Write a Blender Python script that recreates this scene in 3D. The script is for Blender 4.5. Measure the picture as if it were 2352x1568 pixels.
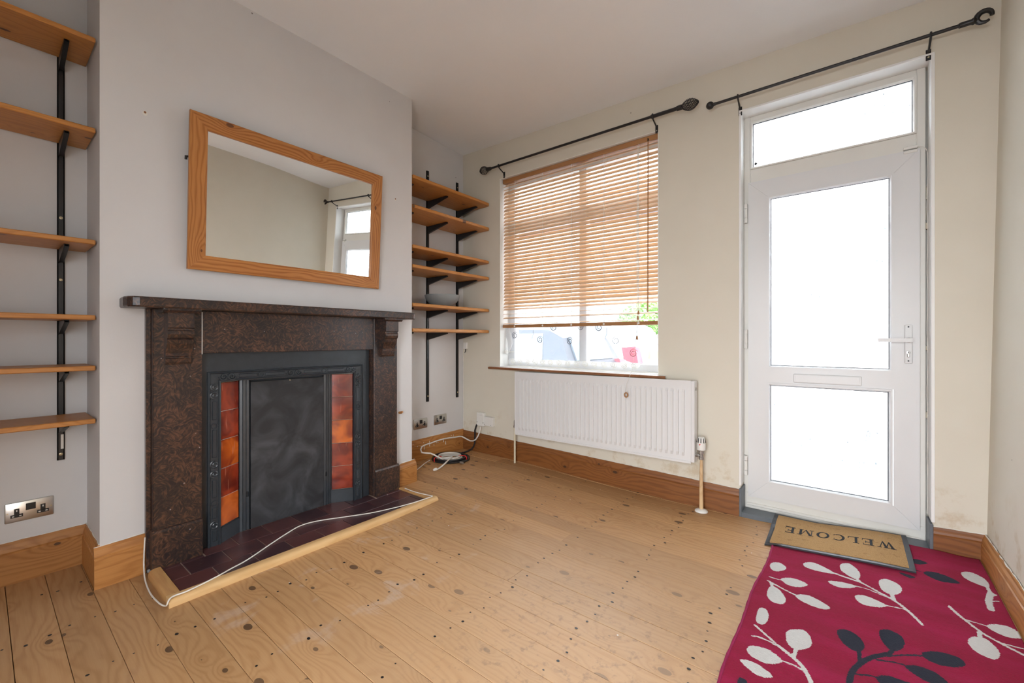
import bpy, bmesh, math, random
import numpy as np
from mathutils import Vector, Matrix

for _o in list(bpy.data.objects):
    bpy.data.objects.remove(_o)
scene = bpy.context.scene
COL = scene.collection
R = math.radians
PI = math.pi

# ------------------------------------------------------------------ camera
F, CX, CY, YAW, H = 971.0, 1176.0, 779.3, R(38.4), 1.1155
cam_d = bpy.data.cameras.new('camera')
cam = bpy.data.objects.new('camera', cam_d)
COL.objects.link(cam)
cam.location = (0, 0, H)
cam.rotation_euler = (R(90), 0, YAW)
cam_d.sensor_width = 36.0
cam_d.lens = F / 2352 * 36.0
cam_d.shift_y = -(784 - CY) / 2352
cam_d.clip_start = 0.03
scene.camera = cam

# ------------------------------------------------------------------ daylight
world = bpy.data.worlds.new('overcast_sky')
scene.world = world
world.use_nodes = True
_bg = world.node_tree.nodes['Background']
_bg.inputs[0].default_value = (0.93, 0.96, 1.0, 1)
_bg.inputs[1].default_value = 3.4


def portal(name, loc, rot, sx, sy):
    d = bpy.data.lights.new(name, 'AREA')
    d.shape = 'RECTANGLE'
    d.size, d.size_y = sx, sy
    d.cycles.is_portal = True
    o = bpy.data.objects.new(name, d)
    o.location, o.rotation_euler = loc, rot
    COL.objects.link(o)


portal('window_daylight', (-1.785, 3.32, 1.73), (R(-90), 0, 0), 1.47, 1.75)
portal('door_daylight', (-0.096, 3.32, 1.30), (R(-90), 0, 0), 0.86, 2.52)
portal('added_back_opening_portal', (-0.25, -0.76, 1.0), (R(90), 0, 0), 1.1, 2.1)  # unseen opening behind the camera, added to brighten the room

vs = scene.view_settings
vs.view_transform = 'Standard'
vs.look = 'None'
vs.gamma = 1.0
vs.use_curve_mapping = False
vs.exposure = 2.1

_s, _c = math.sin(YAW), math.cos(YAW)


def ray(px, py):
    t, u = (px - CX) / F, (CY - py) / F
    return Vector((t * _c - _s, t * _s + _c, u))


def pix(px, py, X=None, Y=None, Z=None):
    d = ray(px, py)
    k = X / d.x if X is not None else Y / d.y if Y is not None else (Z - H) / d.z
    return Vector((d.x * k, d.y * k, H + d.z * k))


def S(x, a, b):
    t = min(1.0, max(0.0, (x - a) / (b - a)))
    return t * t * (3 - 2 * t)


def fz(x, y):
    """uneven old floor: rises a little towards the front corners"""
    return (0.055 * S(x, -0.45, 0.3) * S(y, 1.8, 3.0)
            + 0.035 * (1 - S(x, -2.4, -1.0)) * S(y, 1.6, 2.5))


def cz(x, y):
    """sagging ceiling"""
    return 2.98 - S(y, 2.2, 3.0) * 0.034 - 0.104 * (x + 3.0) / 3.32 * min(1.0, max(0.0, (y - 0.2) / 2.8))


def floor_pt(px, py, dz=0.0):
    p = pix(px, py, Z=dz)
    for _ in range(6):
        p = pix(px, py, Z=fz(p.x, p.y) + dz)
    return p


# ------------------------------------------------------------------ mesh helpers
class MB:
    def __init__(self):
        self.v, self.f, self.m = [], [], []
        self.cur = 0

    def add(self, vs_, fs_):
        b = len(self.v)
        self.v += [Vector(p) for p in vs_]
        for f in fs_:
            self.f.append([b + i for i in f])
            self.m.append(self.cur)
        return self

    def box(self, x0, x1, y0, y1, z0, z1, bev=0.0, seg=1):
        x0, x1 = min(x0, x1), max(x0, x1)
        y0, y1 = min(y0, y1), max(y0, y1)
        z0, z1 = min(z0, z1), max(z0, z1)
        if bev <= 0:
            return self.add([(x0, y0, z0), (x1, y0, z0), (x1, y1, z0), (x0, y1, z0),
                             (x0, y0, z1), (x1, y0, z1), (x1, y1, z1), (x0, y1, z1)],
                            [(0, 3, 2, 1), (4, 5, 6, 7), (0, 1, 5, 4), (1, 2, 6, 5), (2, 3, 7, 6), (3, 0, 4, 7)])
        bm = bmesh.new()
        bmesh.ops.create_cube(bm, size=1)
        for v in bm.verts:
            v.co = Vector(((x0 + x1) / 2 + v.co.x * (x1 - x0), (y0 + y1) / 2 + v.co.y * (y1 - y0),
                           (z0 + z1) / 2 + v.co.z * (z1 - z0)))
        bmesh.ops.bevel(bm, geom=list(bm.edges), offset=bev, segments=seg, affect='EDGES', profile=0.5)
        bm.verts.index_update()
        self.add([v.co.copy() for v in bm.verts], [[v.index for v in f.verts] for f in bm.faces])
        bm.free()
        return self

    def loft(self, rings, closed=True, cap=True):
        n = len(rings[0])
        b = len(self.v)
        for r in rings:
            self.v += [Vector(p) for p in r]
        for i in range(len(rings) - 1):
            for j in range(n if closed else n - 1):
                k = (j + 1) % n
                self.f.append([b + i * n + j, b + i * n + k, b + (i + 1) * n + k, b + (i + 1) * n + j])
                self.m.append(self.cur)
        if cap and closed:
            self.f.append([b + j for j in range(n)][::-1]); self.m.append(self.cur)
            e = b + (len(rings) - 1) * n
            self.f.append([e + j for j in range(n)]); self.m.append(self.cur)
        return self

    def prism(self, poly, axis, a0, a1):
        """poly: 2D points. axis x: (y,z); y: (x,z); z: (x,y)"""
        def P(p, a):
            return {'x': (a, p[0], p[1]), 'y': (p[0], a, p[1]), 'z': (p[0], p[1], a)}[axis]
        return self.loft([[P(p, a0) for p in poly], [P(p, a1) for p in poly]])

    def tube(self, pts, r, n=8, cap=True, rz=None):
        pts = [Vector(p) for p in pts]
        rings = []
        up = None
        for i, p in enumerate(pts):
            t = (pts[min(i + 1, len(pts) - 1)] - pts[max(i - 1, 0)])
            if t.length < 1e-9:
                t = Vector((0, 0, 1))
            t.normalize()
            if up is None:
                up = Vector((0, 0, 1)) if abs(t.z) < 0.9 else Vector((1, 0, 0))
            a = t.cross(up)
            if a.length < 1e-6:
                a = t.orthogonal()
            a.normalize()
            b = a.cross(t).normalized()
            up = b
            ri = r[i] if isinstance(r, (list, tuple)) else r
            rings.append([p + a * (math.cos(2 * PI * k / n) * ri) + b * (math.sin(2 * PI * k / n) * ri) for k in range(n)])
        return self.loft(rings, True, cap)

    def lathe(self, prof, c, axis='z', n=20, cap=True):
        c = Vector(c)
        rings = []
        for r, h in prof:
            ring = []
            for k in range(n):
                a = 2 * PI * k / n
                u, w = r * math.cos(a), r * math.sin(a)
                ring.append(c + Vector({'z': (u, w, h), 'y': (u, h, w), 'x': (h, u, w)}[axis]))
            rings.append(ring)
        return self.loft(rings, True, cap)

    def disc(self, c, r, n=8, axis='z', el=1.0):
        pts = []
        for k in range(n):
            a = 2 * PI * k / n
            u, w = r * math.cos(a) * el, r * math.sin(a)
            pts.append(Vector(c) + Vector({'z': (u, w, 0), 'x': (0, u, w), 'y': (u, 0, w)}[axis]))
        return self.add(pts, [list(range(n))])


ORG = {}


def props(o, label=None, cat=None, group=None, kind=None):
    if label: o['label'] = label
    if cat: o['category'] = cat
    if group: o['group'] = group
    if kind: o['kind'] = kind
    return o


def link(o, org, parent):
    o.location = org - (ORG[parent.name] if parent else Vector((0, 0, 0)))
    COL.objects.link(o)
    if parent:
        o.parent = parent
    ORG[o.name] = Vector(org)
    return o


def obj(name, mb, mat, parent=None, label=None, cat=None, group=None, kind=None, smooth=False, org=None, auto=None):
    vs_ = mb.v
    if org is None:
        lo = Vector([min(p[i] for p in vs_) for i in range(3)])
        hi = Vector([max(p[i] for p in vs_) for i in range(3)])
        org = (lo + hi) / 2
        if parent is None:
            org.z = lo.z
    org = Vector(org)
    me = bpy.data.meshes.new(name)
    me.from_pydata([p - org for p in vs_], [], mb.f)
    mats = mat if isinstance(mat, (list, tuple)) else [mat]
    for m in mats:
        me.materials.append(m)
    if len(mats) > 1:
        me.polygons.foreach_set('material_index', mb.m)
    bm = bmesh.new(); bm.from_mesh(me)
    bmesh.ops.recalc_face_normals(bm, faces=bm.faces)
    bm.to_mesh(me); bm.free()
    if smooth:
        me.shade_smooth()
        if auto is not False:
            me.set_sharp_from_angle(angle=R(auto or 40))
    me.update()
    o = bpy.data.objects.new(name, me)
    props(o, label, cat, group, kind)
    return link(o, org, parent)


def thing(name, loc, label=None, cat=None, group=None, kind=None, parent=None):
    o = bpy.data.objects.new(name, None)
    o.empty_display_size = 0.05
    props(o, label, cat, group, kind)
    return link(o, Vector(loc), parent)


def dup(o, delta, parent=None, label=None, group=None):
    """copy a thing with its parts and sub-parts"""
    c = o.copy()
    if parent is None:
        c.location = o.location + Vector(delta)
    c.parent = parent
    COL.objects.link(c)
    ORG[c.name] = ORG[o.name] + Vector(delta)
    if label: c['label'] = label
    if group: c['group'] = group
    for ch in list(o.children):
        if ch is not c:
            dup(ch, delta, c)
    return c


def catmull(pts, n=8, closed=False):
    pts = [Vector(p) for p in pts]
    out = []
    N = len(pts)
    rng = range(N) if closed else range(N - 1)
    for i in rng:
        if closed:
            p0, p1, p2, p3 = pts[(i - 1) % N], pts[i], pts[(i + 1) % N], pts[(i + 2) % N]
        else:
            p0, p1, p2, p3 = pts[max(i - 1, 0)], pts[i], pts[i + 1], pts[min(i + 2, N - 1)]
        for k in range(n):
            t = k / n
            out.append(0.5 * ((2 * p1) + (p2 - p0) * t + (2 * p0 - 5 * p1 + 4 * p2 - p3) * t * t
                              + (3 * p1 - p0 - 3 * p2 + p3) * t ** 3))
    if not closed:
        out.append(pts[-1])
    return out


# ------------------------------------------------------------------ material helpers
class NT:
    def __init__(self, name):
        self.mat = bpy.data.materials.new(name)
        self.mat.use_nodes = True
        self.t = self.mat.node_tree
        self.b = self.t.nodes['Principled BSDF']
        self.out = self.t.nodes['Material Output']

    def n(self, typ, ins=None, **kw):
        x = self.t.nodes.new(typ)
        for k, v in kw.items():
            setattr(x, k, v)
        for k, v in (ins or {}).items():
            self.set(x.inputs[k], v)
        return x

    def set(self, sock, v):
        if isinstance(v, bpy.types.NodeSocket):
            self.t.links.new(v, sock)
        elif isinstance(v, bpy.types.Node):
            self.t.links.new(v.outputs[0], sock)
        else:
            if sock.type == 'RGBA' and len(v) == 3:
                v = (*v, 1)
            sock.default_value = v

    def m(self, op, a, b=0.0, c=0.0, clamp=False):
        x = self.n('ShaderNodeMath', {0: a, 1: b, 2: c}, operation=op)
        x.use_clamp = clamp
        return x.outputs[0]

    def mix(self, fac, a, b, blend='MIX'):
        x = self.n('ShaderNodeMix', data_type='RGBA', blend_type=blend)
        self.set(x.inputs[0], fac)
        self.set(x.inputs[6], a)
        self.set(x.inputs[7], b)
        return x.outputs[2]

    def comb(self, x, y, z=0.0):
        return self.n('ShaderNodeCombineXYZ', {0: x, 1: y, 2: z}).outputs[0]

    def noise(self, vec, scale, detail=2.0, rough=0.5, dist=0.0):
        return self.n('ShaderNodeTexNoise', {'Vector': vec, 'Scale': scale, 'Detail': detail, 'Roughness': rough,
                                             'Distortion': dist}).outputs[0]

    def step(self, v, a, b):
        x = self.n('ShaderNodeMapRange', {0: v, 1: a, 2: b, 3: 0.0, 4: 1.0}, interpolation_type='SMOOTHSTEP')
        return x.outputs[0]

    def ramp(self, fac, stops):
        x = self.n('ShaderNodeValToRGB', {0: fac})
        e = x.color_ramp.elements
        while len(e) < len(stops):
            e.new(0.5)
        for i, (p, c) in enumerate(stops):
            e[i].position = p
            e[i].color = (*c, 1)
        return x.outputs[0]

    def bump(self, h, strength=0.2, dist=0.01):
        x = self.n('ShaderNodeBump', {'Strength': strength, 'Distance': dist, 'Height': h})
        self.t.links.new(x.outputs[0], self.b.inputs['Normal'])
        return x.outputs[0]

    def objv(self):
        tc = self.n('ShaderNodeTexCoord').outputs['Object']
        rnd = self.n('ShaderNodeObjectInfo').outputs['Random']
        off = self.comb(self.m('MULTIPLY', rnd, 37.0), self.m('MULTIPLY', rnd, 91.0), self.m('MULTIPLY', rnd, 53.0))
        v = self.n('ShaderNodeVectorMath', {0: tc, 1: off}, operation='ADD').outputs[0]
        return v, rnd

    def pos(self):
        return self.n('ShaderNodeNewGeometry').outputs['Position']

    def fin(self, col=None, rough=None, metal=None, **kw):
        if col is not None: self.set(self.b.inputs['Base Color'], col)
        if rough is not None: self.set(self.b.inputs['Roughness'], rough)
        if metal is not None: self.set(self.b.inputs['Metallic'], metal)
        for k, v in kw.items():
            self.set(self.b.inputs[k], v)
        return self.mat


def plain(name, col, rough=0.5, metal=0.0, var=0.06, scale=30.0, bump=0.0, spec=None):
    """plain painted / plastic / metal surface with slight mottling"""
    t = NT(name)
    v, _ = t.objv()
    n = t.noise(v, scale, 4.0, 0.6)
    k = [max(0, c * (1 - var)) for c in col]
    k2 = [min(1, c * (1 + var)) for c in col]
    c = t.mix(n, k, k2)
    if bump:
        t.bump(n, bump, 0.003)
    if spec is not None:
        t.b.inputs['Specular IOR Level'].default_value = spec
    return t.fin(c, rough, metal)


def plaster(name, col, tint, grime=0.0):
    t = NT(name)
    p = t.pos()
    n1 = t.noise(p, 1.3, 4.0, 0.6)
    n2 = t.noise(p, 55.0, 3.0, 0.6)
    n3 = t.noise(p, 6.0, 5.0, 0.7)
    c = t.mix(t.step(n1, 0.3, 0.7), col, tint)
    # sparse small nail / plug marks
    vo = t.n('ShaderNodeTexVoronoi', {'Vector': p, 'Scale': 2.6, 'Randomness': 1.0})
    d = t.m('LESS_THAN', vo.outputs['Distance'], 0.012)
    c = t.mix(t.m('MULTIPLY', d, 0.8), c, (0.12, 0.10, 0.08))
    if grime:
        z = t.n('ShaderNodeSeparateXYZ', {0: p}).outputs[2]
        low = t.m('SUBTRACT', 1.0, t.step(z, 0.2, 0.55))
        g = t.m('MULTIPLY', t.m('MULTIPLY', t.step(n3, 0.52, 0.68), low), grime)
        c = t.mix(g, c, (0.52, 0.40, 0.24))
    t.bump(t.m('ADD', t.m('MULTIPLY', n2, 0.3), n3), 0.12, 0.006)
    return t.fin(c, 0.75)


def wood(name, light, dark, knot, axes='xyz', rings=400.0, knots=1.0, rough=0.45, contrast=0.7, vary=0.22, floor=False, kd=(2.5, 4.5)):
    t = NT(name)
    v, rnd = t.objv()
    sp = t.n('ShaderNodeSeparateXYZ', {0: v}).outputs
    ix = {'x': 0, 'y': 1, 'z': 2}
    u, a, w = (sp[ix[k]] for k in axes)
    n1 = t.noise(t.comb(t.m('MULTIPLY', u, 1.6), t.m('MULTIPLY', a, 8.0), t.m('MULTIPLY', w, 8.0)), 1.0, 3.0, 0.55)
    kv = t.n('ShaderNodeTexVoronoi', {'Vector': t.comb(t.m('MULTIPLY', u, kd[0]), t.m('MULTIPLY', a, kd[1])), 'Scale': 1.0},
             voronoi_dimensions='2D')
    d = kv.outputs['Distance']
    krad = t.m('MULTIPLY', t.n('ShaderNodeSeparateColor', {0: kv.outputs['Color']}).outputs[0], 0.075 * knots)
    q = t.m('MULTIPLY', d, 6.0)
    kb = t.m('DIVIDE', 1.0, t.m('ADD', 1.0, t.m('MULTIPLY', q, q)))
    ph = t.m('ADD', t.m('ADD', t.m('MULTIPLY', t.m('ADD', a, w), rings), t.m('MULTIPLY', n1, 34.0)), t.m('MULTIPLY', kb, 22.0))
    ring = t.m('MULTIPLY_ADD', t.m('SINE', ph), 0.5, 0.5)
    ring = t.m('POWER', ring, 2.2)
    fine = t.noise(t.comb(t.m('MULTIPLY', u, 5.0), t.m('MULTIPLY', a, 190.0), t.m('MULTIPLY', w, 190.0)), 1.0, 3.0, 0.6)
    big = t.noise(t.comb(t.m('MULTIPLY', u, 2.0), t.m('MULTIPLY', a, 5.0), w), 1.0, 2.0, 0.5)
    fac = t.m('ADD', t.m('MULTIPLY', ring, 0.5 * contrast), t.m('MULTIPLY', t.m('SUBTRACT', fine, 0.25), 0.6 * contrast))
    fac = t.m('ADD', fac, t.m('MULTIPLY', t.m('SUBTRACT', big, 0.5), 0.5), 0.0, True)
    c = t.mix(fac, light, dark)
    # halo and core of knots
    halo = t.m('SUBTRACT', 1.0, t.step(d, 0.0, 0.16))
    c = t.mix(t.m('MULTIPLY', halo, 0.35), c, dark)
    core = t.m('LESS_THAN', d, krad)
    c = t.mix(t.m('MULTIPLY', core, 0.85), c, knot)
    # board to board tone
    hsv = t.n('ShaderNodeHueSaturation', {'Color': c, 'Value': t.m('MULTIPLY_ADD', rnd, vary, 1.0 - vary * 0.5), 'Fac': 1.0})
    c = hsv.outputs[0]
    if floor:
        p = t.pos()
        ps = t.n('ShaderNodeSeparateXYZ', {0: p}).outputs
        nn = t.noise(p, 5.5, 5.0, 0.65, 0.4)
        n_small = t.noise(p, 26.0, 4.0, 0.65)
        # worn, greyed patch in the middle of the room, partly painted light
        dx = t.m('SUBTRACT', ps[0], -0.75); dy = t.m('SUBTRACT', ps[1], 1.35)
        rr = t.m('SQRT', t.m('ADD', t.m('MULTIPLY', dx, dx), t.m('MULTIPLY', dy, dy)))
        worn_lit = t.m('MULTIPLY', t.m('SUBTRACT', 1.0, t.step(rr, 0.35, 1.35)), t.m('MULTIPLY_ADD', nn, 0.8, 0.35))
        c = t.mix(t.m('MULTIPLY', worn_lit, 0.62), c, (0.56, 0.38, 0.235))
        dirt = t.m('MULTIPLY', t.m('SUBTRACT', 1.0, t.step(rr, 0.2, 0.9)), t.step(n_small, 0.52, 0.70))
        c = t.mix(t.m('MULTIPLY', dirt, 0.45), c, (0.20, 0.135, 0.09))
        # white paint smears beside the hearth
        dx = t.m('SUBTRACT', ps[0], -1.95); dy = t.m('SUBTRACT', ps[1], 1.3)
        r2 = t.m('SQRT', t.m('ADD', t.m('MULTIPLY', t.m('MULTIPLY', dx, dx), 2.2), t.m('MULTIPLY', t.m('MULTIPLY', dy, dy), 0.9)))
        sm = t.m('MULTIPLY', t.m('SUBTRACT', 1.0, t.step(r2, 0.3, 1.1)), t.step(nn, 0.55, 0.70))
        c = t.mix(t.m('MULTIPLY', sm, 0.42), c, (0.66, 0.61, 0.58))
        # tiny white paint specks
        vo = t.n('ShaderNodeTexVoronoi', {'Vector': p, 'Scale': 5.0})
        c = t.mix(t.m('MULTIPLY', t.m('LESS_THAN', vo.outputs['Distance'], 0.022), 0.9), c, (0.85, 0.84, 0.80))
    t.bump(t.m('ADD', fine, t.m('MULTIPLY', ring, 0.5)), 0.10, 0.002)
    return t.fin(c, t.m('MULTIPLY_ADD', fine, 0.15, rough - 0.07))


def mottled(name):
    """dark brown slate painted to look like mottled marble: short comb strokes in several directions"""
    t = NT(name)
    v, _ = t.objv()
    wob = t.n('ShaderNodeTexNoise', {'Vector': v, 'Scale': 14.0, 'Detail': 2.0}).outputs[1]
    vw = t.n('ShaderNodeVectorMath', {0: wob, 1: (0.05, 0.05, 0.05)}, operation='MULTIPLY').outputs[0]
    vw = t.n('ShaderNodeVectorMath', {0: vw, 1: v}, operation='ADD').outputs[0]
    layers = []
    for k_, (ang, off) in enumerate(((0.6, 0.0), (-0.75, 5.0), (1.5, 9.0))):
        rot = t.n('ShaderNodeVectorRotate', {'Vector': vw, 'Angle': ang}, rotation_type='X_AXIS').outputs[0]
        sc = t.n('ShaderNodeVectorMath', {0: rot, 1: (60.0, 36.0, 145.0)}, operation='MULTIPLY').outputs[0]
        sc = t.n('ShaderNodeVectorMath', {0: sc, 1: (off, off, off)}, operation='ADD').outputs[0]
        layers.append(t.noise(sc, 1.0, 2.0, 0.5))
    m1 = t.noise(v, 19.0, 1.0)
    m2 = t.noise(t.n('ShaderNodeVectorMath', {0: v, 1: (3.1, 4.7, 1.9)}, operation='ADD').outputs[0], 17.0, 1.0)
    st = t.n('ShaderNodeMix', {0: t.step(m1, 0.46, 0.54), 2: layers[0], 3: layers[1]}).outputs[0]
    st = t.n('ShaderNodeMix', {0: t.step(m2, 0.52, 0.60), 2: st, 3: layers[2]}).outputs[0]
    big = t.noise(v, 7.0, 3.0, 0.6)
    fac = t.m('ADD', st, t.m('MULTIPLY', t.m('SUBTRACT', big, 0.5), 0.38))
    c = t.ramp(fac, [(0.36, (0.020, 0.015, 0.015)), (0.48, (0.036, 0.023, 0.020)), (0.56, (0.066, 0.033, 0.022)), (0.68, (0.125, 0.062, 0.037))])
    sp = t.n('ShaderNodeTexVoronoi', {'Vector': v, 'Scale': 16.0})
    c = t.mix(t.m('MULTIPLY', t.m('LESS_THAN', sp.outputs['Distance'], 0.05), 0.6), c, (0.45, 0.43, 0.42))
    t.bump(st, 0.05, 0.001)
    return t.fin(c, 0.3)


def obscured_glass(name, tint):
    """cast obscured glass: slightly rippled and matt"""
    t = NT(name)
    tc = t.n('ShaderNodeTexCoord').outputs['Object']
    h = t.noise(tc, 28.0, 2.0, 0.5, 0.5)
    bump = t.n('ShaderNodeBump', {'Strength': 0.6, 'Distance': 0.006, 'Height': h}).outputs[0]
    tr = t.n('ShaderNodeBsdfTransparent', {0: (*tint, 1)})
    gl = t.n('ShaderNodeBsdfGlass', {0: (*tint, 1), 'Roughness': 0.28, 'IOR': 1.35, 'Normal': bump})
    tl = t.n('ShaderNodeBsdfTranslucent', {0: (0.85, 0.88, 0.9, 1), 'Normal': bump})
    m1 = t.n('ShaderNodeMixShader', {0: 0.84, 1: tr.outputs[0], 2: gl.outputs[0]})
    m2 = t.n('ShaderNodeMixShader', {0: 0.12, 1: m1.outputs[0], 2: tl.outputs[0]})
    t.t.links.new(m2.outputs[0], t.out.inputs[0])
    return t.mat


def ridge_glass(name, tint):
    t = NT(name)
    gl = t.n('ShaderNodeBsdfGlass', {0: (*tint, 1), 'Roughness': 0.02, 'IOR': 1.5})
    tr = t.n('ShaderNodeBsdfTransparent', {0: (*tint, 1)})
    m1 = t.n('ShaderNodeMixShader', {0: 0.78, 1: tr.outputs[0], 2: gl.outputs[0]})
    t.t.links.new(m1.outputs[0], t.out.inputs[0])
    return t.mat


def clear_glass(name):
    t = NT(name)
    tr = t.n('ShaderNodeBsdfTransparent', {0: (0.95, 0.97, 0.97, 1)})
    gl = t.n('ShaderNodeBsdfGlossy', {0: (1, 1, 1, 1), 'Roughness': 0.0})
    fr = t.n('ShaderNodeFresnel', {0: 1.45})
    fac = t.m('MULTIPLY', fr.outputs[0], 0.7)
    m = t.n('ShaderNodeMixShader', {0: fac, 1: tr.outputs[0], 2: gl.outputs[0]})
    t.t.links.new(m.outputs[0], t.out.inputs[0])
    return t.mat


def voile(name, col, opacity):
    t = NT(name)
    v, _ = t.objv()
    n = t.noise(v, 260.0, 2.0, 0.6)
    tr = t.n('ShaderNodeBsdfTransparent', {0: (1, 1, 1, 1)})
    df = t.n('ShaderNodeBsdfDiffuse', {0: (*col, 1)})
    tl = t.n('ShaderNodeBsdfTranslucent', {0: (*col, 1)})
    a = t.n('ShaderNodeMixShader', {0: 0.5, 1: df.outputs[0], 2: tl.outputs[0]})
    m = t.n('ShaderNodeMixShader', {0: t.m('MULTIPLY_ADD', n, 0.25, opacity - 0.12), 1: tr.outputs[0], 2: a.outputs[0]})
    t.t.links.new(m.outputs[0], t.out.inputs[0])
    return t.mat


M = {}
M['wall_grey'] = plaster('wall_grey_white', (0.65, 0.645, 0.65), (0.69, 0.685, 0.685))
M['wall_cream'] = plaster('wall_cream', (0.70, 0.655, 0.55), (0.73, 0.69, 0.59), grime=0.55)
M['ceiling'] = plaster('ceiling_white', (0.86, 0.885, 0.915), (0.89, 0.91, 0.93))
M['reveal'] = plain('reveal_white_paint', (0.86, 0.86, 0.84), 0.5, var=0.05, scale=8)
M['pine_floor'] = wood('pine_floorboards', (0.54, 0.315, 0.145), (0.37, 0.18, 0.062), (0.075, 0.04, 0.022), 'xyz', 230, 1.1, 0.44, 0.8, 0.24, floor=True, kd=(2.9, 5.0))
M['subfloor'] = plain('dark_subfloor', (0.03, 0.022, 0.017), 0.9)
M['pine_y'] = wood('orange_pine_shelf', (0.54, 0.235, 0.055), (0.36, 0.13, 0.022), (0.06, 0.025, 0.012), 'yxz', 220, 0.7, 0.42, 0.8, 0.15)
M['frame_y'] = wood('honey_pine_rail', (0.52, 0.225, 0.06), (0.30, 0.095, 0.016), (0.10, 0.035, 0.015), 'yzx', 330, 0.6, 0.38, 1.35, 0.1)
M['frame_z'] = wood('honey_pine_stile', (0.52, 0.225, 0.06), (0.30, 0.095, 0.016), (0.10, 0.035, 0.015), 'zyx', 330, 0.6, 0.38, 1.2, 0.1)
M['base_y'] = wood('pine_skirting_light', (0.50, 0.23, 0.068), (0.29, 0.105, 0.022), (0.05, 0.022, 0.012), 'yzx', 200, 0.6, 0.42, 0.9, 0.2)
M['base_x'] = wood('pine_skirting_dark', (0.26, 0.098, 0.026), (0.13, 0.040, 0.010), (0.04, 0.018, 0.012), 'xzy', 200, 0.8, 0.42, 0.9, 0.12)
M['edging_y'] = wood('hearth_edging_pine', (0.66, 0.43, 0.20), (0.50, 0.28, 0.10), (0.22, 0.10, 0.04), 'yxz', 40, 0.6, 0.5, 0.6, 0.1)
M['edging_x'] = wood('hearth_edging_pine_side', (0.58, 0.33, 0.13), (0.38, 0.17, 0.055), (0.22, 0.10, 0.04), 'xyz', 40, 0.6, 0.5, 0.6, 0.1)
M['black_steel'] = plain('black_painted_steel', (0.014, 0.014, 0.015), 0.38, 0.0, 0.2)
M['screw'] = plain('brass_screw', (0.6, 0.52, 0.35), 0.35, 0.9)
M['mantel'] = mottled('mottled_brown_slate')
M['iron'] = plain('black_cast_iron', (0.030, 0.037, 0.045), 0.30, 0.0, 0.3, 25, 0.12)
M['white'] = plain('white_upvc', (0.72, 0.725, 0.725), 0.32, var=0.025, scale=6)
M['upvc_cream'] = plain('aged_white_frame', (0.76, 0.75, 0.70), 0.4, var=0.05, scale=5)
M['rad'] = plain('white_radiator_enamel', (0.76, 0.76, 0.76), 0.33, var=0.02, scale=5)
M['chrome'] = plain('brushed_chrome', (0.62, 0.61, 0.58), 0.28, 1.0, 0.1)
M['steel'] = plain('dull_steel', (0.45, 0.44, 0.42), 0.35, 0.9, 0.15)
M['black_plastic'] = plain('black_plastic', (0.012, 0.012, 0.013), 0.4)
M['white_plastic'] = plain('white_plastic', (0.80, 0.79, 0.75), 0.35, var=0.04)
M['cable_white'] = plain('white_cable', (0.78, 0.75, 0.69), 0.4)
M['cable_black'] = plain('black_cable', (0.016, 0.016, 0.018), 0.35)
M['red'] = plain('red_velcro_tie', (0.75, 0.03, 0.03), 0.6)
M['pipe'] = wood('painted_copper_pipe', (0.66, 0.47, 0.27), (0.42, 0.22, 0.10), (0.3, 0.12, 0.06), 'zxy', 20, 0.0, 0.35, 0.6, 0.2)
M['cream_pipe'] = plain('cream_painted_pipe', (0.74, 0.67, 0.50), 0.4, var=0.1, scale=12)
M['bowl'] = plain('grey_ceramic', (0.25, 0.275, 0.28), 0.35, var=0.05)
M['blind'] = wood('blind_slat_wood', (0.82, 0.56, 0.35), (0.68, 0.41, 0.22), (0.3, 0.12, 0.04), 'xyz', 30, 0.0, 0.4, 0.5, 0.15)
M['blind_rail'] = wood('blind_rail_wood', (0.42, 0.21, 0.085), (0.32, 0.14, 0.05), (0.2, 0.09, 0.03), 'xyz', 30, 0.0, 0.4, 0.5, 0.1)
M['cord'] = plain('white_cord', (0.78, 0.76, 0.70), 0.7)
M['sill_edge'] = wood('brown_sill_nosing', (0.27, 0.11, 0.045), (0.16, 0.055, 0.02), (0.1, 0.04, 0.02), 'xzy', 30, 0.0, 0.45, 0.6, 0.1)
M['lino'] = plain('grey_lino', (0.13, 0.15, 0.17), 0.45, var=0.25, scale=12)
M['rubber'] = plain('black_rubber', (0.025, 0.030, 0.038), 0.45, var=0.3, scale=40)
M['mirror'] = NT('mirror_silver').fin((0.93, 0.94, 0.92), 0.0, 1.0)
M['glass'] = clear_glass('clear_glass')
M['swirl'] = obscured_glass('obscured_glass', (0.90, 0.92, 0.935))
M['ridge'] = ridge_glass('raised_glass_lines', (0.93, 0.95, 0.96))
M['gasket'] = plain('dark_gasket', (0.06, 0.07, 0.08), 0.5)
M['voile'] = voile('net_voile', (0.58, 0.61, 0.66), 0.28)
M['lace'] = voile('white_lace', (0.85, 0.85, 0.85), 0.82)
M['voile_dark'] = plain('grey_embroidery', (0.20, 0.21, 0.24), 0.8)
M['hearth_grout'] = plain('hearth_grout', (0.42, 0.33, 0.27), 0.8, var=0.2)
M['filler'] = plain('old_filler', (0.55, 0.50, 0.40), 0.9, var=0.3, scale=60)


def quarry(name, a, b):
    t = NT(name)
    v, r = t.objv()
    n = t.noise(v, 22.0, 5.0, 0.65)
    n2 = t.noise(v, 7.0, 2.0, 0.5)
    c = t.mix(t.step(t.m('ADD', t.m('MULTIPLY', n2, 0.6), t.m('MULTIPLY', r, 0.4)), 0.25, 0.75), a, b)
    c = t.mix(t.m('MULTIPLY', t.step(n, 0.62, 0.72), 0.25), c, (0.25, 0.2, 0.22))
    t.bump(n, 0.15, 0.002)
    return t.fin(c, 0.33)


M['quarry'] = quarry('purple_red_quarry_tile', (0.040, 0.017, 0.022), (0.105, 0.036, 0.034))


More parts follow.
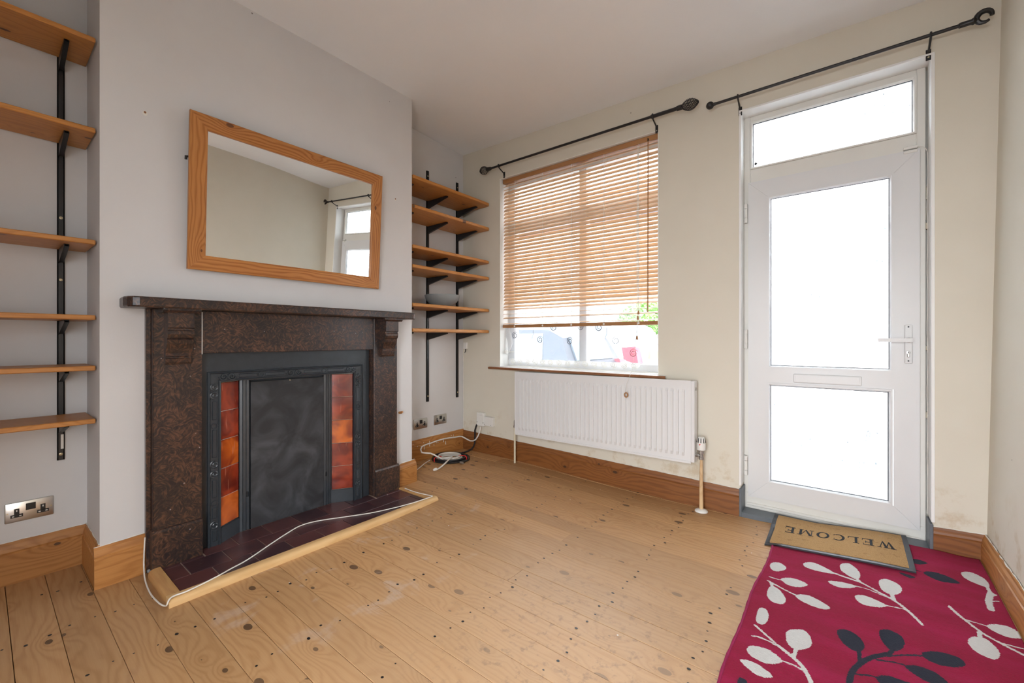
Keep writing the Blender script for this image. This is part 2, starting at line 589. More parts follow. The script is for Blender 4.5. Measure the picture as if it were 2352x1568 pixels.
def glaze(name, dark, light):
    t = NT(name)
    v, r = t.objv()
    n = t.noise(v, 9.0, 2.0, 0.5, 0.6)
    c = t.mix(t.step(n, 0.30, 0.70), dark, light)
    st = t.noise(t.n('ShaderNodeVectorMath', {0: v, 1: (30.0, 60.0, 6.0)}, operation='MULTIPLY').outputs[0], 1.0, 2.0)
    c = t.mix(t.m('MULTIPLY', t.step(st, 0.66, 0.72), 0.35), c, (0.6, 0.25, 0.15))
    return t.fin(c, 0.14, **{'Coat Weight': 0.4})


M['tile_red'] = glaze('deep_red_glazed_tile', (0.13, 0.012, 0.006), (0.36, 0.045, 0.014))
M['tile_orange'] = glaze('orange_glazed_tile', (0.24, 0.028, 0.008), (0.68, 0.15, 0.018))


def board_mat():
    t = NT('smudged_black_board')
    v, r = t.objv()
    n = t.noise(v, 6.0, 4.0, 0.55, 0.8)
    c = t.mix(t.step(n, 0.35, 0.80), (0.022, 0.024, 0.028), (0.075, 0.08, 0.09))
    return t.fin(c, t.m('MULTIPLY_ADD', n, 0.3, 0.42))


M['board'] = board_mat()

# ================================================================== THE SHELL
LW, CB, FW, BW = -3.0, -2.64, 3.0, -0.62     # left wall, chimney face, front wall, back wall
CY0, CY1 = 0.339, 2.083                      # chimney breast
TOP = 3.06
WX0, WX1, WZ0, WZ1 = -2.52, -1.05, 0.865, 2.60   # window opening
DX0, DX1, DZ1 = -0.53, 0.338, 2.56               # door opening
random.seed(4)

m = MB().box(LW - 0.1, LW, BW - 0.1, FW + 0.3, -0.1, TOP)
obj('wall_left', m, M['wall_grey'], kind='structure')

m = MB()
OY0, OY1, OZ1 = 0.722, 1.69, 1.045
m.box(LW, CB, CY0, OY0, -0.02, TOP)
m.box(LW, CB, OY1, CY1, -0.02, TOP)
m.box(LW, CB, OY0, OY1, OZ1, TOP)
m.box(LW, LW + 0.06, OY0, OY1, -0.02, OZ1)
obj('wall_chimney', m, M['wall_grey'], kind='structure')

T2 = FW + 0.24
m = MB()
m.box(LW - 0.1, WX0, FW, T2, -0.1, TOP)
m.box(WX0, WX1, FW, T2, -0.1, WZ0)
m.box(WX0, WX1, FW, T2, WZ1, TOP)
m.box(WX1, DX0, FW, T2, -0.1, TOP)
m.box(DX0, DX1, FW, T2, DZ1, TOP)
m.box(DX1, 0.75, FW, T2, -0.1, TOP)
wall_front = obj('wall_front', m, M['wall_cream'], kind='structure')
m = MB()
e = 0.004
m.box(WX0, WX0 + e, FW - 0.001, FW + 0.13, WZ0, WZ1)
m.box(WX1 - e, WX1, FW - 0.001, FW + 0.13, WZ0, WZ1)
m.box(WX0, WX1, FW - 0.001, FW + 0.13, WZ1 - e, WZ1)
obj('window_reveal', m, M['reveal'], wall_front)
m = MB()
m.box(DX0 - 0.008, DX0 + e, FW - 0.004, FW + 0.12, 0.19, DZ1, 0.002)
m.box(DX1 - e, DX1 + 0.010, FW - 0.004, FW + 0.12, 0.19, DZ1, 0.002)
m.box(DX0 - 0.008, DX1 + 0.010, FW - 0.004, FW + 0.12, DZ1 - e, DZ1 + 0.008, 0.002)
obj('door_reveal', m, M['reveal'], wall_front)

m = MB()
m.loft([[(0.522, y, -0.1), (0.522, y, 0.0), (0.578, y, TOP), (0.75, y, TOP), (0.75, y, -0.1)] for y in (BW - 0.1, FW)])
obj('wall_right', m, M['wall_cream'], kind='structure')

m = MB()                                       # back wall, with an unseen opening added to let daylight in
m.box(LW - 0.1, -0.80, BW - 0.1, BW, -0.1, TOP)
m.box(0.30, 0.75, BW - 0.1, BW, -0.1, TOP)
m.box(-0.80, 0.30, BW - 0.1, BW, 2.05, TOP)
obj('wall_back', m, M['wall_grey'], kind='structure')

m = MB()                                       # ceiling, sagging towards the front
NX, NY = 24, 24
g = []
for j in range(NY + 1):
    for i in range(NX + 1):
        x = -3.05 + 3.8 * i / NX
        y = BW - 0.05 + (FW + 0.06 - BW + 0.05) * j / NY
        g.append((x, y, cz(x, min(y, FW)) + 0.0015 * math.sin(x * 7 + y * 5)))
fs = [[j * (NX + 1) + i, j * (NX + 1) + i + 1, (j + 1) * (NX + 1) + i + 1, (j + 1) * (NX + 1) + i] for j in range(NY) for i in range(NX)]
m.add(g, fs)
nb = len(m.v)
m.box(-3.05, 0.75, BW - 0.05, FW + 0.06, TOP - 0.01, TOP + 0.05)
obj('ceiling', m, M['ceiling'], kind='structure', smooth=True)

# ------------------------------------------------------------------ floor boards
floor = obj('floor', MB().box(-3.02, 0.6, BW - 0.1, FW + 0.12, -0.12, -0.022), M['subfloor'], kind='structure')


def plank(y0, y1, x0, x1):
    mb = MB()
    step = 0.18
    n = max(2, int((x1 - x0) / step)) if y1 > 1.5 else 1
    dz = random.uniform(-0.0008, 0.0008)
    b = 0.0012
    rings = []
    for i in range(n + 1):
        x = x0 + (x1 - x0) * i / n
        za, zb = fz(x, y0) + dz, fz(x, y1) + dz
        rings.append([(x, y0, za - 0.021), (x, y1, zb - 0.021), (x, y1, zb - b), (x, y1 - b, zb), (x, y0 + b, za), (x, y0, za - b)])
    mb.loft(rings)
    obj('plank', mb, M['pine_floor'], floor)


PW = 0.1205
nails = MB()
k = -6
while True:
    y0 = 0.074 + PW * k
    y1 = min(y0 + PW, FW + 0.005)
    k += 1
    if y0 > FW - 0.02:
        break
    gap = random.uniform(0.0003, 0.0012)
    xs = -2.985
    if y1 > CY0 and y0 < CY1:
        xs = -2.62
    if y0 < CY0 - 0.01 < y1 or y0 < CY1 + 0.01 < y1:
        xs = -2.62
        mid = y0
        if y0 < CY0:
            plank(y0 + gap, CY0 - 0.02, -2.985, -2.6215)
        else:
            plank(CY1 + 0.02, y1 - gap, -2.985, -2.6215)
    cuts = []
    if 2.3 < y0 < 3.0 and k % 3 == 0:
        cuts = [-2.45 + 0.2 * (k % 2)]
    elif k % 4 == 1:
        cuts = [random.uniform(-1.6, 0.1)]
    ends = [xs] + [c for c in cuts if c > xs + 0.3] + [0.525]
    for a, b in zip(ends[:-1], ends[1:]):
        plank(y0 + gap, y1 - gap, a + 0.0008, b - 0.0008)
    for xj in (-2.75, -2.36, -1.98, -1.59, -1.2, -0.8, -0.42, -0.02):
        for yy in (y0 + 0.028, y1 - 0.028):
            if random.random() < 0.85:
                x = xj + random.uniform(-0.02, 0.02)
                y = yy + random.uniform(-0.006, 0.006)
                if x < -2.62 and CY0 - 0.03 < y < CY1 + 0.03:
                    continue
                nails.disc((x, y, fz(x, y) + 0.0012), random.uniform(0.003, 0.0062), 7, 'z', random.uniform(1, 1.5))
obj('nail_heads', nails, M['black_plastic'], floor, kind='stuff')

# ------------------------------------------------------------------ skirting boards
def skirt(name, p0, p1, nrm, h=0.185, mat='base_y', z0=0.0, z1=0.0, h1=None, th=0.02, kind='structure', cuts=()):
    """ogee skirting from p0 to p1 (xy) standing proud along nrm"""
    h1 = h if h1 is None else h1

    def prof(hh):
        return [(0, 0), (th, 0), (th, hh * 0.72), (th * 0.78, hh * 0.745), (th * 0.85, hh * 0.78), (th * 0.72, hh * 0.86),
                (th * 0.45, hh * 0.93), (th * 0.38, hh), (0, hh)]
    mb = MB()
    rings = []
    for p, z, hh in ((p0, z0, h), (p1, z1, h1)):
        rings.append([(p[0] + nrm[0] * a, p[1] + nrm[1] * a, z + b) for a, b in prof(hh)])
    mb.loft(rings)
    sk = obj(name, mb, M[mat], kind=kind)
    # ragged bead of old paint along the top edge
    L_ = math.hypot(p1[0] - p0[0], p1[1] - p0[1])
    n_ = max(3, int(L_ / 0.03))
    pts_, rr_ = [], []
    for i in range(n_ + 1):
        t_ = i / n_
        pts_.append((p0[0] + (p1[0] - p0[0]) * t_ + nrm[0] * random.uniform(0.0, 0.004), p0[1] + (p1[1] - p0[1]) * t_ + nrm[1] * random.uniform(0.0, 0.004),
                     z0 + h + (z1 + h1 - z0 - h) * t_ + random.uniform(-0.002, 0.003)))
        rr_.append(random.choice((0.0008, 0.0015, 0.0026, 0.0034)))
    obj('paint_bead', MB().tube(pts_, rr_, 5), M['cord'], sk, smooth=True)
    return sk


skirt('baseboard_left', (LW, BW), (LW, CY0), (1, 0), 0.19)
skirt('baseboard_left', (LW, CY0), (CB, CY0), (0, -1), 0.19)
skirt('baseboard_left', (CB, CY0 - 0.02), (CB, 0.494), (1, 0), 0.187, z0=-0.005)
skirt('baseboard_left', (CB, 1.918), (CB, CY1 + 0.024), (1, 0), 0.165, z0=fz(-2.64, 1.9), z1=fz(-2.64, 2.1), th=0.032)
skirt('baseboard_left', (CB, CY1), (LW, CY1), (0, 1), 0.165, z0=0.015, z1=0.02)
alc = skirt('baseboard_left', (LW, CY1), (LW, FW), (1, 0), 0.195, 'base_y', z0=0.026, z1=0.034)
for i in range(16):                                # paint drips
    y = random.uniform(2.36, 2.85)
    zt_ = random.uniform(0.13, 0.205)
    ln = random.choice((0.004, 0.006, 0.008, 0.03, 0.05))
    obj('paint_drip', MB().tube([(LW + 0.0205, y, zt_), (LW + 0.0212, y + 0.001, zt_ - ln)], [0.002, 0.0035], 6), M['cord'], alc, smooth=True)
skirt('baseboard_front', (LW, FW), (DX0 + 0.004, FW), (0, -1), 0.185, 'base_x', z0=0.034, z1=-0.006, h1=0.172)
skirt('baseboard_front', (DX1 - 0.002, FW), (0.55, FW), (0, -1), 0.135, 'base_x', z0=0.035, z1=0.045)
skirt('baseboard_right', (0.522, FW), (0.522, 1.5), (-1, 0), 0.15, 'base_y', z0=0.03, z1=0.0, h1=0.17)
skirt('baseboard_right', (0.522, 1.5), (0.522, BW), (-1, 0), 0.17, 'base_y')
# grey worn strip of lino in the doorway, and dark painted board ends beside it
m = MB()
m.loft([[(x, FW - 0.02, 0.0), (x, FW - 0.02, max(0.030, fz(x, 3.0) + 0.002)), (x, FW + 0.094, max(0.030, fz(x, 3.0) + 0.002)), (x, FW + 0.094, 0.0)]
        for x in [DX0 + 0.005 + (DX1 - DX0 - 0.008) * i / 10 for i in range(11)]])
obj('trim_1', m, M['lino'], kind='structure', label='grey lino strip in the doorway threshold')
m = MB().box(DX0 - 0.004, DX0 + 0.010, FW - 0.022, FW + 0.10, 0.0, 0.175, 0.002)
obj('trim_2', m, M['lino'], kind='structure', label='dark painted board end on the hinge side of the doorway')
m = MB().box(DX1 - 0.012, DX1 + 0.002, FW - 0.022, FW + 0.10, 0.02, 0.185, 0.002)
obj('trim_3', m, M['lino'], kind='structure', label='dark painted board end on the lock side of the doorway')

# ================================================================== FIREPLACE
fp = thing('fireplace', (-2.6, 1.2045, 0.03), 'mottled brown painted slate fireplace with black cast iron insert on the chimney breast', 'fireplace')
HZ = 0.026
JX = -2.575
for (a, b, s0, s1, p0, p1) in ((0.512, 0.708, 0.494, 0.512, 0.506, 0.706), (1.706, 1.899, 1.899, 1.915, 1.708, 1.909)):
    m = MB().box(CB - 0.04, JX, a, b, 0.022, 1.262, 0.003)
    j = obj('jamb', m, M['mantel'], fp)
    obj('slip', MB().box(CB, -2.607, s0, s1, 0.02, 1.262, 0.002), M['mantel'], j)
    pl = MB()
    pl.prism([(CB, 0.022), (-2.560, 0.022), (-2.560, 0.196), (-2.566, 0.206), (JX, 0.209), (CB, 0.209)], 'y', p0, p1)
    obj('plinth', pl, M['mantel'], j)
obj('frieze', MB().box(CB, -2.582, 0.708, 1.706, 1.045, 1.262, 0.002), M['mantel'], fp)
obj('bead', MB().box(JX - 0.003, JX + 0.002, 0.7055, 0.7085, 1.04, 1.255), M['cord'], fp)
# shelf with rounded corners
pts = [(CB, 0.405), (-2.535, 0.400), (-2.50, 0.408), (-2.478, 0.424), (-2.469, 0.446), (-2.469, 1.964), (-2.478, 1.986), (-2.50, 2.002), (-2.535, 2.010), (CB, 2.005)]
m = MB()
def inset(k, z):
    cx, cy = -2.62, 1.205
    out = []
    for x, y in pts:
        out.append((x if x == CB else x - k, y + (k if y < cy else -k), z))
    return out
m.loft([inset(0.004, 1.262), inset(0.0, 1.268), inset(0.0, 1.303), inset(0.004, 1.309)])
obj('mantel_shelf', m, M['mantel'], fp)
for y0, y1 in ((0.553, 0.656), (1.751, 1.854)):
    pr = [(0, 1.242), (0.076, 1.242), (0.076, 1.172), (0.066, 1.168), (0.066, 1.160), (0.072, 1.156), (0.073, 1.140), (0.066, 1.124), (0.056, 1.120),
          (0.060, 1.113), (0.054, 1.095), (0.042, 1.072), (0.034, 1.05), (0.032, 1.034), (0.027, 1.031), (0.027, 1.026), (0.032, 1.023), (0.028, 1.005), (0.022, 0.995), (0, 0.995)]
    m = MB().prism([(JX + a, z) for a, z in pr], 'y', y0, y1)
    cb = obj('corbel', m, M['mantel'], fp)
    m = MB().prism([(JX, 1.262), (JX + 0.094, 1.262), (JX + 0.094, 1.253), (JX + 0.084, 1.242), (JX, 1.242)], 'y', y0 - 0.022, y1 + 0.024)
    obj('cap', m, M['mantel'], cb)

# --- cast iron insert
ins = thing('cast_iron_insert', (-2.64, 1.19, HZ), parent=fp)
BX = -2.628
m = MB()
m.box(BX - 0.012, BX, 0.7, 0.748, HZ, OZ1 + 0.005)
m.box(BX - 0.012, BX, 1.636, 1.70, HZ, OZ1 + 0.005)
m.box(BX - 0.012, BX, 0.748, 1.636, 0.94, OZ1 + 0.005)
obj('face_plate', m, M['iron'], ins)
# moulded border: three mitred lengths
YL0, YL1, YR1, YR0, ZT0, ZT1 = 0.742, 0.803, 1.578, 1.643, 0.945, 0.889
def border(name, outer, inner):
    """outer/inner: lists of (y,z) end points"""
    mb = MB()
    rings = []
    for o_, i_ in zip(outer, inner):
        r_ = []
        for t, d in ((0, 0), (0.02, 0.014), (0.14, 0.019), (0.22, 0.012), (0.34, 0.012), (0.5, 0.014), (0.78, 0.012), (0.86, 0.017), (0.97, 0.015), (1.0, 0.0)):
            r_.append((BX + d, o_[0] + (i_[0] - o_[0]) * t, o_[1] + (i_[1] - o_[1]) * t))
        r_ += [(BX - 0.012, i_[0], i_[1]), (BX - 0.012, o_[0], o_[1])]
        rings.append(r_)
    mb.loft(rings)
    return obj(name, mb, M['iron'], ins, smooth=True, auto=30)
border('border_moulding', [(YL0, HZ), (YL0, ZT0)], [(YL1, HZ), (YL1, ZT1)])
border('border_moulding', [(YR0, HZ), (YR0, ZT0)], [(YR1, HZ), (YR1, ZT1)])
border('border_moulding', [(YL0, ZT0), (YR0, ZT0)], [(YL1, ZT1), (YR1, ZT1)])


def scroll(cy, cz_, r, turns, flip, rot=0.0):
    pts_ = []
    n = int(turns * 14)
    for i in range(n + 1):
        t = i / n
        a = rot + flip * t * turns * 2 * PI
        rr = r * (1 - 0.82 * t)
        pts_.append((BX + 0.014, cy + rr * math.cos(a), cz_ + rr * math.sin(a)))
    mb = MB().tube(pts_, 0.0052, 6)
    return obj('scroll', mb, M['iron'], ins, smooth=True)


def stud(cy, cz_, r=0.013):
    pts_ = [(BX + 0.014, cy + r * math.cos(a), cz_ + r * math.sin(a)) for a in [2 * PI * i / 14 for i in range(15)]]
    obj('stud', MB().tube(pts_, 0.0035, 6), M['iron'], ins, smooth=True)


zt = 0.917
for cy, fl, ro in ((0.815, 1, PI), (0.852, -1, 0), (1.16, 1, PI), (1.205, -1, 0), (1.535, 1, PI), (1.57, -1, 0)):
    scroll(cy, zt, 0.021, 1.5, fl, ro)
for cy in (1.0, 1.37):
    stud(cy, zt)
for yc in (0.773, 1.610):
    for z_, fl, ro in ((0.86, 1, PI / 2), (0.82, -1, -PI / 2), (0.455, 1, PI / 2), (0.405, -1, -PI / 2), (0.135, 1, PI / 2)):
        scroll(yc, z_, 0.021, 1.5, fl, ro)
    for z_ in (0.66, 0.25):
        stud(yc, z_)
# long raised beads between the ornaments
for yc in (0.773, 1.610):
    for za, zb in ((0.69, 0.79), (0.49, 0.64), (0.28, 0.375), (0.17, 0.23), (0.05, 0.11)):
        obj('bead', MB().box(BX + 0.008, BX + 0.017, yc - 0.012, yc + 0.012, za, zb, 0.004), M['iron'], ins)
for ya, yb in ((0.885, 0.98), (1.02, 1.13), (1.24, 1.35), (1.39, 1.505)):
    obj('bead', MB().box(BX + 0.008, BX + 0.017, ya, yb, zt - 0.011, zt + 0.011, 0.004), M['iron'], ins)

# --- splayed tile cheeks
def cheek(ya, yb, xa, xb, cols):
    """ya: outer edge (front), yb: inner edge (back)"""
    dv = Vector((xb - xa, yb - ya, 0))
    L = dv.length
    dv.normalize()
    nv = Vector((dv.y, -dv.x, 0))
    if nv.x < 0:
        nv = -nv
    A = Vector((xa, ya, 0))

    def slab(name, t0, t1, z0, z1, d0, d1, mat, par):
        mb = MB()
        P = lambda t, d, z: A + dv * (t * L) + nv * d + Vector((0, 0, z))
        if name == 'tile':
            b = 0.0025
            q = b / L
            ringA = [P(t0, d0, z0), P(t1, d0, z0), P(t1, d0, z1), P(t0, d0, z1)]
            ringB = [P(t0, d1 - b, z0), P(t1, d1 - b, z0), P(t1, d1 - b, z1), P(t0, d1 - b, z1)]
            ringC = [P(t0 + q, d1, z0 + b), P(t1 - q, d1, z0 + b), P(t1 - q, d1, z1 - b), P(t0 + q, d1, z1 - b)]
            mb.loft([ringA, ringB, ringC])
        else:
            mb.loft([[P(t0, d0, z0), P(t1, d0, z0), P(t1, d0, z1), P(t0, d0, z1)], [P(t0, d1, z0), P(t1, d1, z0), P(t1, d1, z1), P(t0, d1, z1)]])
        return obj(name, mb, mat, par)
    slab('cheek_plate', 0.0, 1.0, HZ, 0.895, -0.014, -0.004, M['iron'], ins)
    slab('cheek_base', 0.0, 1.0, HZ, 0.108, -0.004, 0.006, M['iron'], ins)
    z = 0.111
    for cname in cols:
        slab('tile', 0.02, 0.97, z + 0.0012, z + 0.1535, -0.006, 0.001, M[cname], ins)
        z += 0.1545
    # grout
    slab('grout', 0.02, 0.97, 0.111, 0.884, -0.0045, -0.0035, M['filler'], ins)


cheek(0.803, 0.917, -2.628, -2.70, ['tile_orange', 'tile_red', 'tile_orange', 'tile_red', 'tile_red'])
cheek(1.578, 1.462, -2.628, -2.70, ['tile_red', 'tile_red', 'tile_orange', 'tile_red', 'tile_red'])
for a, b in ((0.917, 0.972), (1.408, 1.462)):
    m = MB()
    s_ = 1 if a < 1.2 else -1
    pr = [(-2.715, a), (-2.694, a), (-2.688, a + 0.012), (-2.694, a + 0.018), (-2.690, a + 0.03), (-2.696, a + 0.036), (-2.692, b - 0.008), (-2.698, b), (-2.715, b)]
    yc = b - 0.014 if a < 1.2 else a + 0.015
    front = pr[1:-1]

    def fx(y):
        for (xa_, ya_), (xb_, yb_) in zip(front[:-1], front[1:]):
            if ya_ <= y <= yb_:
                return xa_ + (xb_ - xa_) * (y - ya_) / (yb_ - ya_)
    def clip(y0_, y1_, deep=0.0):
        mid_ = [(x - deep, y) for x, y in front if y0_ < y < y1_]
        return [(-2.715, y0_), (fx(y0_) - deep, y0_)] + mid_ + [(fx(y1_) - deep, y1_), (-2.715, y1_)]
    m.prism(pr, 'z', HZ, 0.215)
    m.prism(pr, 'z', 0.245, 0.895)
    m.prism(clip(a, yc - 0.005), 'z', 0.215, 0.245)
    m.prism(clip(yc + 0.005, b), 'z', 0.215, 0.245)
    m.prism(clip(yc - 0.005, yc + 0.005, 0.014), 'z', 0.215, 0.245)
    obj('rail', m, M['iron'], ins)
m = MB().box(-2.700, -2.690, 0.974, 1.406, HZ, 0.872, 0.002)
obj('closing_board', m, M['board'], ins, label='smudged matt black board closing the grate')
obj('backing_plate', MB().box(-2.80, -2.715, 0.72, 1.695, HZ, 1.0), M['iron'], ins)
obj('screw', MB().lathe([(0.004, 0.0), (0.004, 0.004), (0.001, 0.005)], (-2.690, 1.19, 0.866), 'x', 8), M['screw'], ins)

# ================================================================== HEARTH
hr = thing('hearth', (-2.42, 1.22, 0.0), 'low hearth of dark purple quarry tiles with pine edging', 'hearth')
obj('grout_bed', MB().box(-2.70, -2.245, 0.535, 1.90, 0.0, HZ - 0.0035), M['hearth_grout'], hr)
TL = 0.1667
def htile(xa, xb, ya, yb):
    if yb - ya < 0.02:
        return
    obj('tile', MB().box(xa + 0.002, xb - 0.002, ya + 0.002, yb - 0.002, 0.004, HZ, 0.0015), M['quarry'], hr)
for row, (xa, xb, off) in enumerate(((-2.387, -2.247, 0.695), (-2.53, -2.387, 0.613), (-2.69, -2.53, 0.695))):
    y = off - TL
    lim0, lim1 = (0.54, 1.90) if row < 2 else (0.712, 1.70)
    if row == 1:                                   # narrow cut tiles up to the plinths
        for ya_, yb_ in ((0.54, 0.613), (0.613, 0.708), (1.706, 1.78), (1.78, 1.90)):
            htile(-2.559, -2.53, ya_, yb_)
    while y < lim1:
        a, b = max(y, lim0), min(y + TL, lim1)
        if b > a:
            htile(xa, xb, a, b)
        y += TL
rnd = [(0.0, 0.0), (0.046, 0.0), (0.046, 0.016), (0.041, 0.027), (0.032, 0.033), (0.02, 0.035), (0.0, 0.035)]
m = MB().prism([(-2.246 + a, z) for a, z in rnd], 'y', 0.490, 1.962)
obj('edging', m, M['edging_y'], hr, smooth=True, label='pale pine strip along the front of the hearth')
m = MB().prism([(0.537 - a, z) for a, z in rnd], 'x', -2.5605, -2.2465)
obj('edging', m, M['edging_x'], hr, smooth=True)
m = MB().prism([(1.902 + a, z) for a, z in rnd], 'x', -2.56, -2.2465)
obj('edging', m, M['edging_x'], hr, smooth=True)

# white cable running round the hearth
cz_ = lambda px, py, z: pix(px, py, Z=z)
path = [pix(333, 1234, X=-2.612), pix(331, 1270, X=-2.610), pix(330.5, 1300, X=-2.605)]
for px, py, z in ((333, 1330, 0.012), (345, 1362, 0.006), (366, 1385, 0.006), (380, 1391, 0.008), (384, 1387, 0.024), (389, 1376, 0.041), (400, 1368, 0.041), (430, 1357, 0.040), (470, 1338, 0.0395), (505, 1320, 0.0388), (530, 1306, 0.0305),
                  (570, 1284, 0.030), (620, 1250, 0.030), (655, 1227, 0.030), (690, 1207, 0.030), (730, 1196, 0.030), (790, 1187, 0.030), (850, 1178, 0.030), (905, 1166, 0.032),
                  (950, 1154, 0.039), (980, 1144, 0.040), (993, 1139, 0.040), (985, 1137, 0.040), (955, 1130, 0.039), (930, 1121, 0.039)):
    path.append(cz_(px, py, z))
m = MB().tube(catmull(path, 5), 0.0032, 7)
obj('cable', m, M['cable_white'], label='thin white cable looping over the hearth tiles and pine edging', cat='cable', smooth=True)

# ================================================================== MIRROR
MT = math.asin(0.046 / 0.786)
mir = thing('wall_mirror', (-2.610, 0.65, 1.472), 'large rectangular wall mirror in honey pine frame above the mantel', 'mirror')
MW, MH, FR = 1.106, 0.786, 0.076
def rail(p):
    """mitred frame rail, p = outer a, outer b, inner b, inner a in (y, z)"""
    mb = MB()
    lo = [Vector((0.0, y, z)) for y, z in p]
    c = Vector((0, sum(q[0] for q in p) / 4, sum(q[1] for q in p) / 4))
    oa, ob, ib, ia = p
    f = lambda q, d: (d, q[0], q[1])
    lerp = lambda a, b, t: (a[0] + (b[0] - a[0]) * t, a[1] + (b[1] - a[1]) * t)
    rings = []
    for o_, i_ in ((oa, ia), (ob, ib)):
        rings.append([f(o_, 0), f(o_, 0.017), f(lerp(o_, i_, 0.05), 0.020), f(lerp(o_, i_, 0.9), 0.022), f(i_, 0.017), f(i_, 0)])
    mb.loft(rings)
    return mb
base = Vector((-2.610, 0.65, 1.472))
g_ = 0.0004
corners = [((0, 0), (MW, 0), (MW - FR, FR), (FR, FR)), ((MW, MH), (0, MH), (FR, MH - FR), (MW - FR, MH - FR)),
           ((0, MH), (0, 0), (FR, FR), (FR, MH - FR)), ((MW, 0), (MW, MH), (MW - FR, MH - FR), (MW - FR, FR))]
for i, cset in enumerate(corners):
    cen = (sum(q[0] for q in cset) / 4, sum(q[1] for q in cset) / 4)
    cs = [(q[0] + (cen[0] - q[0]) * g_, q[1] + (cen[1] - q[1]) * g_) for q in cset]
    mb = rail(cs)
    mb.v = [v + base for v in mb.v]
    obj('frame_rail', mb, M['frame_y'] if i < 2 else M['frame_z'], mir)
mb = MB().box(0.004, 0.010, FR - 0.01, MW - FR + 0.01, FR - 0.01, MH - FR + 0.01)
mb.v = [v + base for v in mb.v]
obj('mirror_glass', mb, M['mirror'], mir)
mb = MB().box(-0.004, 0.002, 0.01, MW - 0.01, 0.01, MH - 0.01)
mb.v = [v + base for v in mb.v]
obj('back_panel', mb, M['subfloor'], mir)
mb = MB().tube([(-0.004, 0.0, MH * 0.71), (-0.004, -0.008, MH * 0.71), (-0.004, -0.008, MH * 0.69)], 0.006, 8)
mb.v = [v + base for v in mb.v]
obj('hanging_hook', mb, M['black_plastic'], mir)
mir.rotation_euler = (0, MT, 0)

# ================================================================== SHELVES
def upright(y, z0, z1, brackets, blen, label, group, zb_off=0.0, screws=()):
    """twin-slot style black upright on the left wall with brackets as parts"""
    t = thing('shelf_upright', (LW, y, z0), label, 'shelf upright', group)
    m = MB()
    m.box(LW, LW + 0.012, y - 0.0125, y - 0.0085, z0, z1)
    m.box(LW, LW + 0.012, y + 0.0085, y + 0.0125, z0, z1)
    m.box(LW, LW + 0.004, y - 0.0085, y + 0.0085, z0, z1)
    m.box(LW + 0.0105, LW + 0.012, y - 0.0125, y + 0.0125, z0, z1)
    tr = obj('track', m, M['black_steel'], t)
    for z in screws:
        obj('screw', MB().lathe([(0.007, 0.0), (0.007, 0.0015), (0.003, 0.003), (0.0025, 0.001)], (LW + 0.012, y, z), 'x', 10), M['screw'], tr)
    for z in brackets:
        m = MB()
        x0 = LW + 0.008
        for s in (-1, 1):
            a = y + s * 0.0075
            m.prism([(x0, z - 0.001), (x0 + blen, z - 0.001), (x0 + blen + 0.006, z - 0.006), (x0 + blen + 0.006, z - 0.012), (x0 + 0.02, z - 0.062), (x0, z - 0.066)], 'y', a - 0.001, a + 0.001)
        m.prism([(x0 + blen + 0.006, z - 0.012), (x0 + 0.02, z - 0.062), (x0 + 0.02, z - 0.059), (x0 + blen + 0.003, z - 0.010)], 'y', y - 0.0075, y + 0.0075)
        m.box(x0, x0 + blen, y - 0.0085, y + 0.0085, z - 0.003, z - 0.001)
        obj('bracket', m, M['black_steel'], t)
    return t


def shelf_board(x1, y0, y1, ztop, th, label, group, round_end=0.0):
    m = MB()
    x0 = LW + 0.0126
    if round_end:
        r = round_end
        poly = [(x0, y0), (x1, y0)]
        for i in range(7):
            a = PI / 2 * i / 6
            poly.append((x1 - r + r * math.cos(a), y1 - r + r * math.sin(a)))
        poly += [(x0, y1)]
        b = 0.004
        cx, cy = (x0 + x1) / 2, (y0 + y1) / 2
        sh = lambda k: [(x + (k if x < cx else -k), y + (k if y < cy else -k)) for x, y in poly]
        m.loft([[(x, y, ztop - th) for x, y in sh(b)], [(x, y, ztop - th + b) for x, y in poly],
                [(x, y, ztop - b) for x, y in poly], [(x, y, ztop) for x, y in sh(b)]])
    else:
        m.box(x0, x1, y0, y1, ztop - th, ztop, 0.003)
    return obj('shelf_board', m, M['pine_y'], label=label, cat='shelf', group=group)


ORD = ['topmost', 'second from the top', 'third from the top', 'fourth from the top', 'fifth from the top', 'lowest']
LZ = [2.500, 2.085, 1.572, 1.227, 0.995, 0.752]
for i, z in enumerate(LZ):
    shelf_board(-2.705, BW + 0.03, 0.334, z, 0.022, 'orange pine shelf board in the alcove away from the window, %s' % ORD[i],
                'pine shelves in the alcove away from the window')
upright(0.248, 0.531, 2.52, [z - 0.022 for z in LZ], 0.215, 'black steel shelf upright beside the chimney breast, away from the window',
        'black uprights in the alcove away from the window', screws=(2.10, 1.705, 1.405, 0.955, 0.56))
upright(-0.33, 0.531, 2.52, [z - 0.022 for z in LZ], 0.215, 'black steel shelf upright near the back wall',
        'black uprights in the alcove away from the window', screws=(2.10, 1.4, 0.56))
# torn paper label on the foot of the upright
obj('paper_label', MB().box(LW + 0.012, LW + 0.0128, 0.2475, 0.257, 0.585, 0.655), M['cord'],
    label='torn white paper label on the foot of a black upright', cat='label')

RZ = [2.395, 2.166, 1.853, 1.700, 1.400, 1.2025]
for i, z in enumerate(RZ):
    shelf_board(-2.632, CY1 + 0.006, 2.994, z, 0.026, 'pine shelf board with a rounded corner beside the window, %s' % ORD[i],
                'pine shelves in the alcove beside the window', 0.035)
for y, lab in ((2.539, 'middle of three beside the window'), (2.912, 'in the corner against the window wall'), (2.165, 'tucked against the side of the chimney breast')):
    upright(y, 0.55, 2.648, [z - 0.026 for z in RZ], 0.255, 'slim black shelf upright with long brackets, %s' % lab, 'black uprights in the alcove beside the window', screws=(2.6, 0.6))

